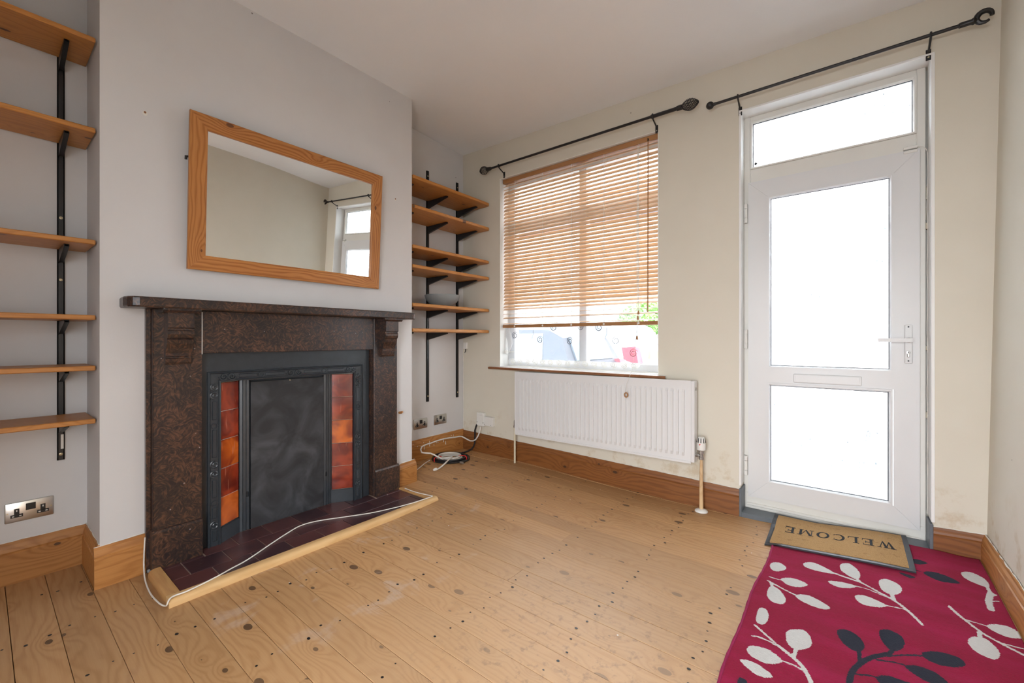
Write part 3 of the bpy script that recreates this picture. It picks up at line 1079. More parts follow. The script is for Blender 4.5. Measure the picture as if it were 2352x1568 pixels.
# bowl
prof = [(0.062, 0.0), (0.075, 0.0), (0.085, 0.008), (0.118, 0.035), (0.145, 0.068), (0.155, 0.098), (0.1555, 0.104), (0.151, 0.104), (0.140, 0.07), (0.11, 0.036), (0.07, 0.014), (0.0, 0.010)]
m = MB().lathe(prof, (-2.81, 2.552, 1.4005), 'z', 40)
obj('bowl', m, M['bowl'], label='wide grey ceramic bowl on the pine shelf beside the window', cat='bowl', smooth=True)

# ================================================================== RADIATOR
rad = thing('radiator', (-1.525, 2.92, 0.30), 'white ribbed panel radiator on the wall under the window', 'radiator')
RX0, RX1, RZ0, RZ1, RY = -2.258, -0.800, 0.300, 0.826, 2.882
zf = lambda x: 0.0 + 0.012 * (x - RX0) / (RX1 - RX0)
m = MB()
NR = 38
xs = [RX0]
ds = [0.0]
x = RX0 + 0.03
pitch = (RX1 - RX0 - 0.06) / NR
for i in range(NR):
    xa = x + pitch * i
    for t, d in ((0.0, 0), (0.22, 0), (0.32, 1), (0.68, 1), (0.78, 0)):
        xs.append(xa + pitch * t); ds.append(d)
xs.append(RX1); ds.append(0.0)
zs = [RZ0, RZ0 + 0.035, RZ0 + 0.060, RZ1 - 0.068, RZ1 - 0.048, RZ1]
rings = []
for iz, z in enumerate(zs):
    k = 1.0 if iz in (2, 3) else 0.0
    rings.append([(xx, RY + 0.012 - 0.011 * (d * k) if 0 < j < len(xs) - 1 else RY + 0.012, z + zf(xx)) for j, (xx, d) in enumerate(zip(xs, ds))])
m.loft(rings, closed=False)
panel = obj('front_panel', m, M['rad'], rad)
m = MB().box(RX0, RX1, 2.944, 2.956, RZ0 + 0.01, RZ1)
obj('back_panel', m, M['rad'], rad)
for z, nm in ((RZ1 + 0.004, 'top_rail'), (RZ0 + 0.002, 'bottom_rail')):
    m = MB().loft([[(x_, RY + 0.006, z - 0.01 + zf(x_)), (x_, RY + 0.006, z + 0.004 + zf(x_)), (x_, RY + 0.016, z + 0.004 + zf(x_)), (x_, RY + 0.016, z - 0.01 + zf(x_))] for x_ in (RX0, RX1)])
    obj(nm, m, M['rad'], rad)
for xa, xb in ((RX0 - 0.004, RX0), (RX1, RX1 + 0.022)):
    m = MB().box(xa, xb, RY + 0.008, 2.955, RZ0 + zf(xb), RZ1 + zf(xb) + 0.006, 0.003)
    sp_ = obj('side_panel', m, M['rad'], rad)
obj('plug', MB().lathe([(0.011, 0), (0.011, 0.004), (0.006, 0.004)], (RX1 + 0.022, 2.92, RZ1 - 0.035), 'x', 12), M['steel'], rad)
m = MB()
for i in range(11):
    xa = RX0 + 0.03 + i * (RX1 - RX0 - 0.06) / 11
    m.box(xa + 0.006, xa + (RX1 - RX0 - 0.06) / 11 - 0.006, 2.90, 2.942, RZ1 - 0.004 + zf(xa), RZ1 + zf(xa) + 0.002)
obj('top_grille', m, M['rad'], rad)
for xb in (-2.05, -1.0):
    obj('wall_bracket', MB().box(xb - 0.012, xb + 0.012, 2.956, FW, 0.34, 0.80), M['steel'], rad)
# thermostatic valve and its pipe
vx, vy = -0.742, 2.915
val = thing('thermostatic_valve', (vx, vy, fz(vx, vy)), 'white thermostatic radiator valve on a bare copper pipe near the door', 'radiator valve')
m = MB().lathe([(0.018, 0.395), (0.026, 0.40), (0.027, 0.43), (0.025, 0.455), (0.022, 0.475), (0.017, 0.482), (0.0, 0.483)], (vx, vy, 0.0), 'z', 20)
hd = obj('valve_head', m, M['white_plastic'], val, smooth=True)
for k in range(9):
    a = 2 * PI * k / 9
    p0 = Vector((vx + 0.0268 * math.cos(a), vy + 0.0268 * math.sin(a), 0.447))
    p1 = Vector((vx + 0.0205 * math.cos(a), vy + 0.0205 * math.sin(a), 0.477))
    obj('slot', MB().tube([p0, p1], 0.0028, 6), M['black_plastic'], hd)  # dark inlay painted for the shade inside a vent slot
obj('pointer_mark', MB().add([(vx - 0.008, vy - 0.028, 0.441), (vx + 0.004, vy - 0.028, 0.441), (vx - 0.002, vy - 0.0285, 0.431)], [(0, 1, 2)]), M['red'], hd)
m = MB().lathe([(0.013, 0.335), (0.016, 0.338), (0.016, 0.352), (0.012, 0.354), (0.012, 0.372), (0.018, 0.375), (0.018, 0.396)], (vx, vy, 0), 'z', 14)
m.tube([(vx, vy, 0.362), (RX1 + 0.02, vy, 0.362)], 0.009, 10)
m.lathe([(0.014, -0.004), (0.014, 0.010)], (vx - 0.030, vy, 0.362), 'x', 6)
obj('valve_body', m, M['steel'], val)
m = MB().tube([(vx, vy, fz(vx, vy) + 0.002), (vx - 0.001, vy, 0.15), (vx, vy, 0.338)], [0.0135, 0.012, 0.0085], 12)
obj('pipe', m, M['pipe'], val, smooth=True)
m = MB().lathe([(0.012, 0.018), (0.02, 0.016), (0.035, 0.010), (0.040, 0.003), (0.040, 0.0005)], (vx, vy, fz(vx, vy)), 'z', 24)
obj('floor_collar', m, M['white_plastic'], val, smooth=True)
# lockshield and cream pipe at the other end
lx, ly = -2.279, 2.915
ls = thing('radiator_pipe', (lx, ly, fz(lx, ly)), 'cream painted radiator pipe with steel lockshield valve near the corner', 'pipe')
obj('pipe', MB().tube([(lx, ly, fz(lx, ly) + 0.001), (lx, ly, 0.345)], 0.0085, 10), M['cream_pipe'], ls, smooth=True)
m = MB().lathe([(0.013, 0.345), (0.013, 0.36), (0.010, 0.362), (0.010, 0.40), (0.006, 0.41)], (lx, ly, 0), 'z', 12)
m.tube([(lx, ly, 0.375), (RX0 - 0.003, ly, 0.375)], 0.008, 8)
obj('lockshield', m, M['steel'], ls)

# ================================================================== WINDOW
WF = FW + 0.125
win = thing('window_1', ((WX0 + WX1) / 2, WF, WZ0), 'white framed window with mullion and top lights', kind='structure')
FZ0, FZ1 = 0.870, WZ1 - 0.004
TZ = 2.165
m = MB()
m.box(WX0 + 0.004, WX0 + 0.075, WF, WF + 0.07, FZ0, FZ1, 0.004)
m.box(WX1 - 0.022, WX1 - 0.004, WF, WF + 0.07, FZ0, FZ1, 0.004)
m.box(WX0 + 0.075, WX1 - 0.022, WF, WF + 0.07, FZ0, FZ0 + 0.055, 0.004)
m.box(WX0 + 0.075, WX1 - 0.022, WF, WF + 0.07, FZ1 - 0.06, FZ1, 0.004)
obj('window_frame', m, M['white'], win)
MXc = -1.727
obj('mullion', MB().box(MXc - 0.034, MXc + 0.034, WF + 0.002, WF + 0.068, FZ0 + 0.055, FZ1 - 0.06, 0.004), M['white'], win)
for a, b in ((WX0 + 0.075, MXc - 0.034), (MXc + 0.034, WX1 - 0.022)):
    obj('transom', MB().box(a, b, WF + 0.002, WF + 0.068, TZ - 0.04, TZ + 0.04, 0.004), M['white'], win)
    for z0, z1 in ((FZ0 + 0.055, TZ - 0.04), (TZ + 0.04, FZ1 - 0.06)):
        obj('pane', MB().box(a, b, WF + 0.033, WF + 0.037, z0, z1), M['glass'], win)
m = MB().box(-2.600, -0.995, FW - 0.048, FW + 0.0, WZ0 - 0.022, WZ0 - 0.002, 0.002)
m.box(WX0 + 0.005, WX1 - 0.005, FW - 0.001, WF + 0.01, WZ0 - 0.02, WZ0 + 0.002)
sill = obj('window_sill', m, M['reveal'], win, label='white painted window board')
m = MB()
pr = [(FW - 0.050, WZ0 - 0.002), (FW - 0.062, WZ0 - 0.004), (FW - 0.066, WZ0 - 0.012), (FW - 0.062, WZ0 - 0.022), (FW - 0.048, WZ0 - 0.024)]
m.prism(pr, 'x', -2.612, -0.984)
obj('nosing', m, M['sill_edge'], sill, label='brown wooden nosing')

# --- wooden venetian blind
BY = FW + 0.045
bl = thing('venetian_blind', ((WX0 + WX1) / 2, BY, 1.22), 'wooden venetian blind hanging in the window, tan slats', 'blind')
BX0, BX1 = WX0 + 0.016, WX1 - 0.008
obj('head_rail', MB().box(BX0, BX1, BY - 0.022, BY + 0.03, 2.556, 2.594, 0.002), M['blind_rail'], bl)
NS = 41
ztop, zbot = 2.535, 1.262
def slat_mesh():
    w, th = 0.037, 0.0024
    mb = MB()
    rings = []
    for xx in (BX0, BX1):
        r_ = []
        for i in range(5):
            t = -0.5 + i / 4
            r_.append((xx, t * w, 0.0016 * (1 - (2 * t) ** 2)))
        for i in range(4, -1, -1):
            t = -0.5 + i / 4
            r_.append((xx, t * w, 0.0016 * (1 - (2 * t) ** 2) - th))
        rings.append(r_)
    mb.loft(rings)
    return mb
sl0 = None
random.seed(11)
zz = []
for i in range(NS):
    f = i / (NS - 1)
    zz.append(ztop + (zbot - ztop) * f)
zz[-2] = zbot + 0.052; zz[-3] = zbot + 0.088; zz[-4] = zbot + 0.132
for i, z in enumerate(zz):
    f = i / (NS - 1)
    th = 54 + 3 * math.sin(i * 0.9)
    if i < 2: th = 34
    if f > 0.86: th = (36, 12, 30, 8, 22, 14, 40)[i % 7]
    if sl0 is None:
        mb = slat_mesh()
        mb.v = [v + Vector((0, BY, z)) for v in mb.v]
        sl0 = obj('slat', mb, M['blind'], bl, org=((BX0 + BX1) / 2, BY, z))
        o = sl0
    else:
        o = sl0.copy()
        COL.objects.link(o)
        o.parent = bl
        o.location = Vector(((BX0 + BX1) / 2, BY, z)) - ORG[bl.name]
    o.rotation_euler = (R(th), R(random.uniform(-0.12, 0.12)), 0)
obj('bottom_rail', MB().box(BX0 - 0.004, BX1, BY - 0.022, BY + 0.022, 1.222, 1.250, 0.003), M['blind_rail'], bl)
for lx_ in (-2.367, -2.06, -1.775, -1.485, -1.205):
    for dy in (-0.019, 0.019):
        pts_ = []
        for i in range(60):
            z = 2.556 - (2.556 - 1.225) * i / 59
            pts_.append((lx_ + 0.003 * math.sin(i * 2.1), BY + dy, z))
        obj('ladder_cord', MB().tube(pts_, 0.0013 if dy > 0 else 0.0018, 4), M['cord'], bl)
    obj('cord_knot', MB().lathe([(0.006, 0), (0.009, 0.003), (0.006, 0.006)], (lx_, BY - 0.026, 1.236), 'y', 8), M['cord'], bl)
obj('tilt_wand', MB().tube([(-1.131, BY - 0.030, 2.550), (-1.131, BY - 0.031, 1.94), (-1.133, BY - 0.031, 1.315)], [0.004, 0.0048, 0.0055], 8), M['blind_rail'], bl)
obj('wand_hook', MB().tube([(-1.131, BY - 0.020, 2.566), (-1.131, BY - 0.033, 2.572), (-1.131, BY - 0.031, 2.55)], 0.0035, 6), M['black_plastic'], bl)
def tassel(x, z, par, s=1.0):
    m_ = MB().lathe([(0.0035 * s, 0.028 * s), (0.006 * s, 0.022 * s), (0.008 * s, 0.0), (0.004 * s, -0.002 * s)], (x, BY - 0.030, z), 'z', 10)
    obj('tassel', m_, M['blind_rail'], par, smooth=True)
for x, z0, z1 in ((-1.208, 2.54, 1.262), (-1.213, 2.54, 1.115), (-1.203, 2.54, 1.30)):
    c_ = obj('pull_cord', MB().tube([(x, BY - 0.026, z0), (x - 0.003, BY - 0.030, (z0 + z1) / 2), (x, BY - 0.030, z1 + 0.026)], 0.0013, 5), M['cord'], bl)
    tassel(x, z1, c_)
# long cord hanging in front of the radiator with a looped toggle
xq = -1.225
c_ = obj('pull_cord', MB().tube([(xq + 0.018, BY - 0.032, 1.24), (xq + 0.01, FW - 0.068, 0.90), (xq, RY - 0.03, 0.80), (xq - 0.002, RY - 0.03, 0.74)], 0.0013, 5), M['cord'], bl)
cx_, cz0 = xq - 0.004, 0.722
ringp = [(cx_ + 0.012 * math.cos(a), RY - 0.028, cz0 + 0.016 * math.sin(a)) for a in [2 * PI * i / 14 for i in range(15)]]
obj('toggle', MB().tube(ringp, 0.0045, 6), M['blind_rail'], c_, smooth=True)

# --- net curtain with spirals
NYc = WF - 0.028
nc = thing('net_curtain', (-1.85, NYc, 0.90), 'sheer grey net curtain with dark spirals behind the blind', 'curtain')
m = MB()
nx, nz = 90, 10
cx0, cx1, ct0, ct1 = -2.492, -1.218, 0.925, 2.53
def fold(x):
    return 0.007 * math.sin(x * 26) + 0.004 * math.sin(x * 61 + 1)
vsl, fsl = [], []
for j in range(nz + 1):
    for i in range(nx + 1):
        x = cx0 + (cx1 - cx0) * i / nx
        vsl.append((x, NYc + fold(x), ct0 + (ct1 - ct0) * j / nz))
for j in range(nz):
    for i in range(nx):
        a = j * (nx + 1) + i
        fsl.append((a, a + 1, a + nx + 2, a + nx + 1))
m.add(vsl, fsl)
obj('sheer', m, M['voile'], nc, smooth=True, auto=False)
# lace hem of scallops, each with a spiral
nsc = 15
for i in range(nsc):
    xc = cx0 + 0.05 + (cx1 - cx0 - 0.10) * i / (nsc - 1)
    r = 0.047
    pts_ = [(xc - r, NYc - 0.006, ct0 + 0.012)]
    for k in range(9):
        a = PI + PI * k / 8
        pts_.append((xc + r * math.cos(a), NYc - 0.006 + 0.004 * math.sin(i), ct0 + 0.004 + 0.040 * math.sin(a)))
    pts_.append((xc + r, NYc - 0.006, ct0 + 0.012))
    mb = MB().add(pts_, [list(range(len(pts_)))])
    sc_ = obj('scallop', mb, M['lace'], nc)
    sp_ = []
    for k in range(26):
        t = k / 25
        a = -PI / 2 + t * 2.2 * 2 * PI
        rr = 0.030 * (1 - 0.85 * t)
        sp_.append((xc + rr * math.cos(a), NYc - 0.0075 + 0.004 * math.sin(i), ct0 - 0.010 + 0.8 * rr * math.sin(a)))
    obj('lace_spiral', MB().tube(sp_, 0.0028, 4), M['cord'], sc_)


def spiral(px, py, r=0.034, faint=False):
    p = pix(px, py, Y=NYc)
    pts_ = []
    for k in range(34):
        t = k / 33
        a = 0.4 + t * 2.1 * 2 * PI
        rr = r * (1 - 0.9 * t)
        x = p.x + rr * math.cos(a)
        pts_.append((x, NYc + fold(x) - 0.002, p.z + rr * math.sin(a)))
    rad_ = [0.001 + 0.0024 * math.sin(PI * min(1, i / 33 + 0.1)) for i in range(34)]
    obj('spiral', MB().tube(pts_, rad_, 5), M['voile_dark'] if not faint else M['voile'], nc)
for px, py in ((1240, 780), (1308, 783), (1414, 782), (1456, 811), (1273, 752), (1376, 752), (1335, 750), (1183, 770)):
    spiral(px, py)
for px, py in ((1208, 803), (1271, 809), (1376, 811)):
    spiral(px, py, 0.026, True)
for px in (1226, 1394, 1184):
    a, b = pix(px, 752, Y=NYc), pix(px - 4, 778, Y=NYc)
    obj('stem_thread', MB().tube([(a.x, NYc - 0.003, a.z), ((a.x + b.x) / 2 + 0.008, NYc - 0.003, (a.z + b.z) / 2), (b.x, NYc - 0.003, b.z)], 0.0018, 4), M['voile_dark'], nc)
# gathered piece of net tied back at the side
m = MB()
rings = []
for z, xo, w in ((1.235, 0.012, 0.022), (1.15, 0.03, 0.035), (1.08, 0.05, 0.03), (1.01, 0.035, 0.010), (0.985, 0.02, 0.006)):
    rings.append([(WX0 + 0.006 + xo + w * math.cos(a), FW + 0.084 + 0.012 * math.sin(a), z) for a in [2 * PI * i / 10 for i in range(10)]])
m.loft(rings)
obj('tied_gather', m, M['lace'], nc, smooth=True)
hk = thing('curtain_hook', (WX0 + 0.03, FW + 0.06, 1.0), 'round white curtain hook on the window reveal', 'hook')
m = MB().lathe([(0.006, 0.0), (0.006, 0.02), (0.019, 0.022), (0.021, 0.03), (0.014, 0.036), (0.006, 0.034), (0.004, 0.040)], (WX0 + 0.004, FW + 0.058, 0.998), 'x', 18)
obj('knob', m, M['white_plastic'], hk, smooth=True)
obj('wire', MB().tube([(WX0 + 0.03, FW + 0.06, 0.998), (WX0 + 0.06, FW + 0.085, 1.0), (WX0 + 0.09, NYc, 1.002)], 0.004, 6), M['cord'], hk)

# ================================================================== DOOR
DF = FW + 0.110       # frame face
DL = FW + 0.090       # leaf face
door = thing('door_1', ((DX0 + DX1) / 2, DF, 0.03), 'white front door with swirl glass panes and a top light', kind='structure')
k = DL / 3.06
def dz_(z): return H + (z - H) * k
LX0, LX1 = -0.496 * k, 0.299 * k
LZ0, LZ1 = dz_(0.114), dz_(2.116)
kf = DF / 3.06
def fzz(z): return H + (z - H) * kf
TX0, TX1, TZ0, TZ1 = -0.470 * kf, 0.272 * kf, fzz(2.211), fzz(2.489)
fr = MB()
y0, y1 = DF, DF + 0.07
fr.box(DX0, TX0 - 0.014, y0, y1, 0.03, DZ1 - 0.004, 0.003)
fr.box(TX1 + 0.014, 0.3265, y0, y1, 0.03, DZ1 - 0.004, 0.003)
fr.box(0.326, DX1, y0 + 0.045, y1, 0.03, DZ1 - 0.004)
fr.box(TX0 - 0.014, TX1 + 0.014, y0, y1, TZ1 + 0.014, DZ1 - 0.004, 0.003)
fr.box(TX0 - 0.014, TX1 + 0.014, y0, y1, LZ1 - 0.03, TZ0 - 0.014, 0.003)
fr.box(DX0 + 0.001, 0.3262, y0 - 0.004, y1, -0.12, LZ0 + 0.02, 0.003)
fr.box(0.326, DX1, y0 + 0.045, y1, -0.12, 0.04)
frame = obj('door_frame', fr, M['upvc_cream'], door)
obj('weather_bar', MB().box(DX0 + 0.02, DX1 - 0.03, DF - 0.014, DF, 0.045, 0.062, 0.003), M['upvc_cream'], frame)


def beads(par, x0, x1, z0, z1, yf, w, prot, mat):
    """four mitred glazing beads round an opening"""
    def bead(a, b, ia, ib):
        mb = MB()
        rings = []
        for o_, i_ in ((a, ia), (b, ib)):
            rings.append([(o_[0], yf, o_[1]), (o_[0], yf - prot, o_[1]), (i_[0] + (o_[0] - i_[0]) * 0.4, yf - prot, i_[1] + (o_[1] - i_[1]) * 0.4), (i_[0], yf + 0.004, i_[1]), (i_[0], yf + 0.012, i_[1]), (o_[0], yf + 0.012, o_[1])])
        mb.loft(rings)
        obj('glazing_bead', mb, mat, par)
    O = [(x0 - w, z0 - w), (x1 + w, z0 - w), (x1 + w, z1 + w), (x0 - w, z1 + w)]
    I = [(x0, z0), (x1, z0), (x1, z1), (x0, z1)]
    for i in range(4):
        j = (i + 1) % 4
        bead(O[i], O[j], I[i], I[j])


def gasket(par, x0, x1, z0, z1, y):
    g = MB()
    e_ = 0.004
    g.box(x0, x0 + e_, y, y + 0.004, z0, z1)
    g.box(x1 - e_, x1, y, y + 0.004, z0, z1)
    g.box(x0, x1, y, y + 0.004, z0, z0 + e_)
    g.box(x0, x1, y, y + 0.004, z1 - e_, z1)
    obj('gasket', g, M['gasket'], par)


beads(frame, TX0, TX1, TZ0, TZ1, DF, 0.014, 0.008, M['upvc_cream'])
door_top_pane = obj('top_light_pane', MB().box(TX0 - 0.005, TX1 + 0.005, DF + 0.020, DF + 0.026, TZ0 - 0.005, TZ1 + 0.005), M['swirl'], door)
gasket(door, TX0, TX1, TZ0, TZ1, DF + 0.013)
pq = pix(1736, 376, Y=DF + 0.017)
obj('sticker', MB().add([(pq.x - 0.010, DF + 0.0165, pq.z), (pq.x, DF + 0.0165, pq.z - 0.011), (pq.x + 0.010, DF + 0.0165, pq.z), (pq.x, DF + 0.0165, pq.z + 0.011)], [(0, 1, 2, 3)]), M['black_plastic'], door)


def swirls(pane, x0, x1, z0, z1, y, seed):
    """raised spiral and ribbon lines cast into the inner face of the glass"""
    rg = random.Random(seed)
    mb = MB()
    inside = lambda p: x0 + 0.003 < p[0] < x1 - 0.003 and z0 + 0.003 < p[2] < z1 - 0.003

    def line(pts_, r_):
        run = []
        for p_ in pts_ + [None]:
            if p_ is not None and inside(p_):
                run.append(p_)
            else:
                if len(run) > 2:
                    mb.tube(run, r_, 5)
                run = []
    st = 0.062
    nx_, nz_ = int((x1 - x0) / st) + 2, int((z1 - z0) / st) + 2
    for j in range(nz_):
        for i in range(nx_):
            cx = x0 + (i + 0.5 * (j % 2)) * st + rg.uniform(-0.014, 0.014)
            cz2 = z0 + j * st * 0.92 + rg.uniform(-0.014, 0.014)
            r0 = rg.uniform(0.026, 0.046)
            tu = rg.uniform(1.2, 2.6)
            dr_ = rg.choice((-1, 1))
            a0 = rg.uniform(0, 2 * PI)
            ex = rg.uniform(0.8, 1.15)
            n_ = int(tu * 16)
            pts_ = []
            for q in range(n_ + 1):
                t_ = q / n_
                a = a0 + dr_ * tu * 2 * PI * t_
                r_ = r0 * (1 - 0.82 * t_)
                pts_.append((cx + r_ * ex * math.cos(a), y, cz2 + r_ * math.sin(a)))
            # tail sweeping off to the next whorl
            tx, tz = -dr_ * -math.sin(a0), -dr_ * math.cos(a0)
            L_ = rg.uniform(0.05, 0.13)
            cv = rg.uniform(-6, 6)
            tail = []
            for q in range(1, 9):
                t_ = L_ * q / 8
                tail.append((pts_[0][0] + tx * t_ - tz * cv * t_ * t_, y, pts_[0][2] + tz * t_ + tx * cv * t_ * t_))
            line(tail[::-1] + pts_, rg.uniform(0.0022, 0.0036))
    for q in range(int((x1 - x0) * (z1 - z0) * 55)):
        cx, cz2 = rg.uniform(x0, x1), rg.uniform(z0, z1)
        a = rg.uniform(0, 2 * PI)
        pts_ = []
        cv = rg.uniform(-25, 25)
        for k_ in range(16):
            pts_.append((cx, y, cz2))
            cx += 0.011 * math.cos(a); cz2 += 0.011 * math.sin(a)
            a += 0.011 * cv
            if k_ == 7: cv = -cv
        line(pts_, rg.uniform(0.0022, 0.0036))
    obj('swirl_relief', mb, M['ridge'], pane, kind='stuff', smooth=True)


swirls(door_top_pane, TX0, TX1, TZ0, TZ1, DF + 0.020, 5)
# leaf: stiles and rails meeting in mitres
leaf = thing('door_leaf', ((LX0 + LX1) / 2, DL, LZ0), parent=door)
P1 = (-0.374 * k, 0.1805 * k, dz_(0.953), dz_(1.993))
P2 = (-0.375 * k, 0.177 * k, dz_(0.236), dz_(0.830))
W_ = 0.016
ix0, ix1 = P1[0] - W_, P1[1] + W_
iz0, iz1 = P2[2] - W_, P1[3] + W_
def lprism(name, quad, y0_=DL, y1_=DL + 0.055):
    mb = MB()
    c = (sum(q[0] for q in quad) / len(quad), sum(q[1] for q in quad) / len(quad))
    sh = lambda d: [(q[0] + (c[0] - q[0]) / max(1e-6, math.hypot(c[0] - q[0], c[1] - q[1])) * d, q[1] + (c[1] - q[1]) / max(1e-6, math.hypot(c[0] - q[0], c[1] - q[1])) * d) for q in quad]
    mb.loft([[(x, y1_, z) for x, z in quad], [(x, y0_ + 0.0015, z) for x, z in quad], [(x, y0_, z) for x, z in sh(0.0015)]])
    return obj(name, mb, M['white'], leaf)
lprism('stile', [(LX0, LZ0), (ix0, iz0), (ix0, iz1), (LX0, LZ1)])
lprism('stile', [(LX1, LZ0), (LX1, LZ1), (ix1, iz1), (ix1, iz0)])
lprism('rail', [(LX0, LZ1), (ix0, iz1), (ix1, iz1), (LX1, LZ1)])
lprism('rail', [(LX0, LZ0), (LX1, LZ0), (ix1, iz0), (ix0, iz0)])
mid = lprism('rail', [(ix0 - 0.002, P2[3] + W_), (ix1 + 0.002, P2[3] + W_), (ix1 + 0.002, P1[2] - W_), (ix0 - 0.002, P1[2] - W_)])
for P in (P1, P2):
    beads(leaf, P[0], P[1], P[2], P[3], DL, W_, 0.007, M['white'])
    pn = obj('pane', MB().box(P[0] - 0.005, P[1] + 0.005, DL + 0.020, DL + 0.026, P[2] - 0.005, P[3] + 0.005), M['swirl'], leaf)
    swirls(pn, P[0], P[1], P[2], P[3], DL + 0.020, 7 if P is P1 else 9)
    gasket(leaf, P[0], P[1], P[2], P[3], DL + 0.013)
# letter plate
m = MB().box(-0.253 * k, 0.063 * k, DL - 0.010, DL, dz_(0.856), dz_(0.909), 0.003)
m.box(-0.245 * k, 0.055 * k, DL - 0.013, DL - 0.009, dz_(0.861), dz_(0.904), 0.001)
obj('letter_plate', m, M['white'], leaf)
# handle
hx = 0.254 * k
hp = obj('handle_plate', MB().box(hx - 0.0155, hx + 0.0165, DL - 0.011, DL, dz_(0.988), dz_(1.193), 0.004, 2), M['white'], leaf)
hz = dz_(1.112)
m = MB().lathe([(0.013, 0.0), (0.013, -0.022), (0.010, -0.036)], (hx, DL - 0.010, hz), 'y', 14)
m.prism([(DL - 0.058, hz - 0.010), (DL - 0.044, hz - 0.010), (DL - 0.040, hz), (DL - 0.044, hz + 0.010), (DL - 0.058, hz + 0.010)], 'x', hx - 0.125, hx + 0.012)
obj('lever', m, M['white'], hp)
m = MB().lathe([(0.0085, 0.0), (0.0085, -0.006), (0.004, -0.0065)], (hx, DL - 0.010, dz_(1.046)), 'y', 14)
m.box(hx - 0.005, hx + 0.005, DL - 0.016, DL - 0.010, dz_(1.022), dz_(1.044), 0.002)
obj('lock_cylinder', m, M['steel'], hp)
obj('keyhole', MB().box(hx - 0.0012, hx + 0.0022, DL - 0.0172, DL - 0.016, dz_(1.043), dz_(1.052)), M['black_plastic'], hp)
for z in (1.182, 1.002):
    obj('screw', MB().lathe([(0.004, 0), (0.004, -0.0015), (0.001, -0.0015)], (hx, DL - 0.011, dz_(z)), 'y', 8), M['black_plastic'], hp)
for za, zb in ((1.861, 1.981), (1.058, 1.178), (0.249, 0.372)):
    xh = LX0 - 0.012
    m = MB()
    za, zb = dz_(za), dz_(zb)
    m.tube([(xh, DL - 0.006, za), (xh, DL - 0.006, za + 0.03)], 0.010, 10)
    m.tube([(xh, DL - 0.006, za + 0.032), (xh, DL - 0.006, zb - 0.032)], 0.010, 10)
    m.tube([(xh, DL - 0.006, zb - 0.03), (xh, DL - 0.006, zb)], 0.010, 10)
    m.box(xh - 0.013, xh + 0.002, DL - 0.004, DF, za, zb, 0.001)
    obj('hinge', m, M['white_plastic'], leaf)
# alarm contact and its wire
m = MB().box(0.235 * k, 0.291 * k, DF - 0.024, DF - 0.001, LZ1 + 0.006, LZ1 + 0.020, 0.002)
ac = obj('alarm_contact', m, M['white_plastic'], door)
obj('magnet', MB().box(0.236 * k, 0.290 * k, DL - 0.006, DL + 0.01, LZ1 - 0.016, LZ1 - 0.001, 0.002), M['white_plastic'], ac)
wp = [(0.291 * k, DF - 0.012, LZ1 + 0.014), (0.315, DF - 0.010, LZ1 + 0.008), (0.330, DF - 0.006, LZ1 - 0.015)]
for i in range(22):
    wp.append((0.3325 + 0.002 * math.sin(i * 1.7), DF - 0.004, LZ1 - 0.05 - i * (LZ1 - 0.25) / 21))
obj('alarm_wire', MB().tube(catmull(wp, 3), 0.0022, 5), M['cable_white'], door)
# crumbling dark gap of filler beside the frame on the lock side
m = MB()
random.seed(3)
z = 0.2
while z < LZ1:
    hgt = random.uniform(0.02, 0.11)
    if random.random() < 0.45:
        m.box(0.3255, 0.3255 + random.uniform(0.003, 0.0085), DF - random.uniform(-0.012, 0.003), DF + 0.03, z, z + hgt * 0.7)
    z += hgt + random.uniform(0.0, 0.025)
obj('crumbling_filler', m, M['filler'], door)
# ================================================================== CURTAIN RODS
def cage(name, a, length, rmax, par, wires=9, axis=1, twist=2.2, rr=0.0022):
    """spindle of twisted wires from point a along +-x"""
    for w in range(wires):
        pts_ = []
        for i in range(19):
            t = i / 18
            r = rmax * math.sin(PI * (0.06 + 0.92 * t)) ** 0.75
            an = 2 * PI * w / wires + twist * t * PI
            pts_.append((a[0] + axis * length * t, a[1] + r * math.cos(an), a[2] + r * math.sin(an)))
        obj('cage_wire', MB().tube(pts_, rr, 5), M['black_steel'], par, smooth=True)


def rod_bracket(x, yr, zr, par, r, pale=False):
    m_ = MB()
    m_.box(x - 0.010, x + 0.010, FW - 0.003, FW, zr - 0.085, zr - 0.03, 0.001)
    m_.tube([(x, FW - 0.003, zr - 0.045), (x, FW - 0.03, zr - 0.035), (x, yr, zr - r - 0.004)], 0.005, 6)
    bk = obj('bracket', m_, M['black_steel'], par)
    rg = [(x, yr + (r + 0.003) * math.cos(a), zr + (r + 0.003) * math.sin(a)) for a in [2 * PI * i / 16 for i in range(17)]]
    obj('cup', MB().tube(rg, 0.0045, 6), M['black_steel'], bk, smooth=True)
    obj('screw', MB().lathe([(0.004, 0), (0.004, -0.002), (0.001, -0.002)], (x, FW - 0.003, zr - 0.07), 'y', 8), M['screw'] if pale else M['steel'], bk)


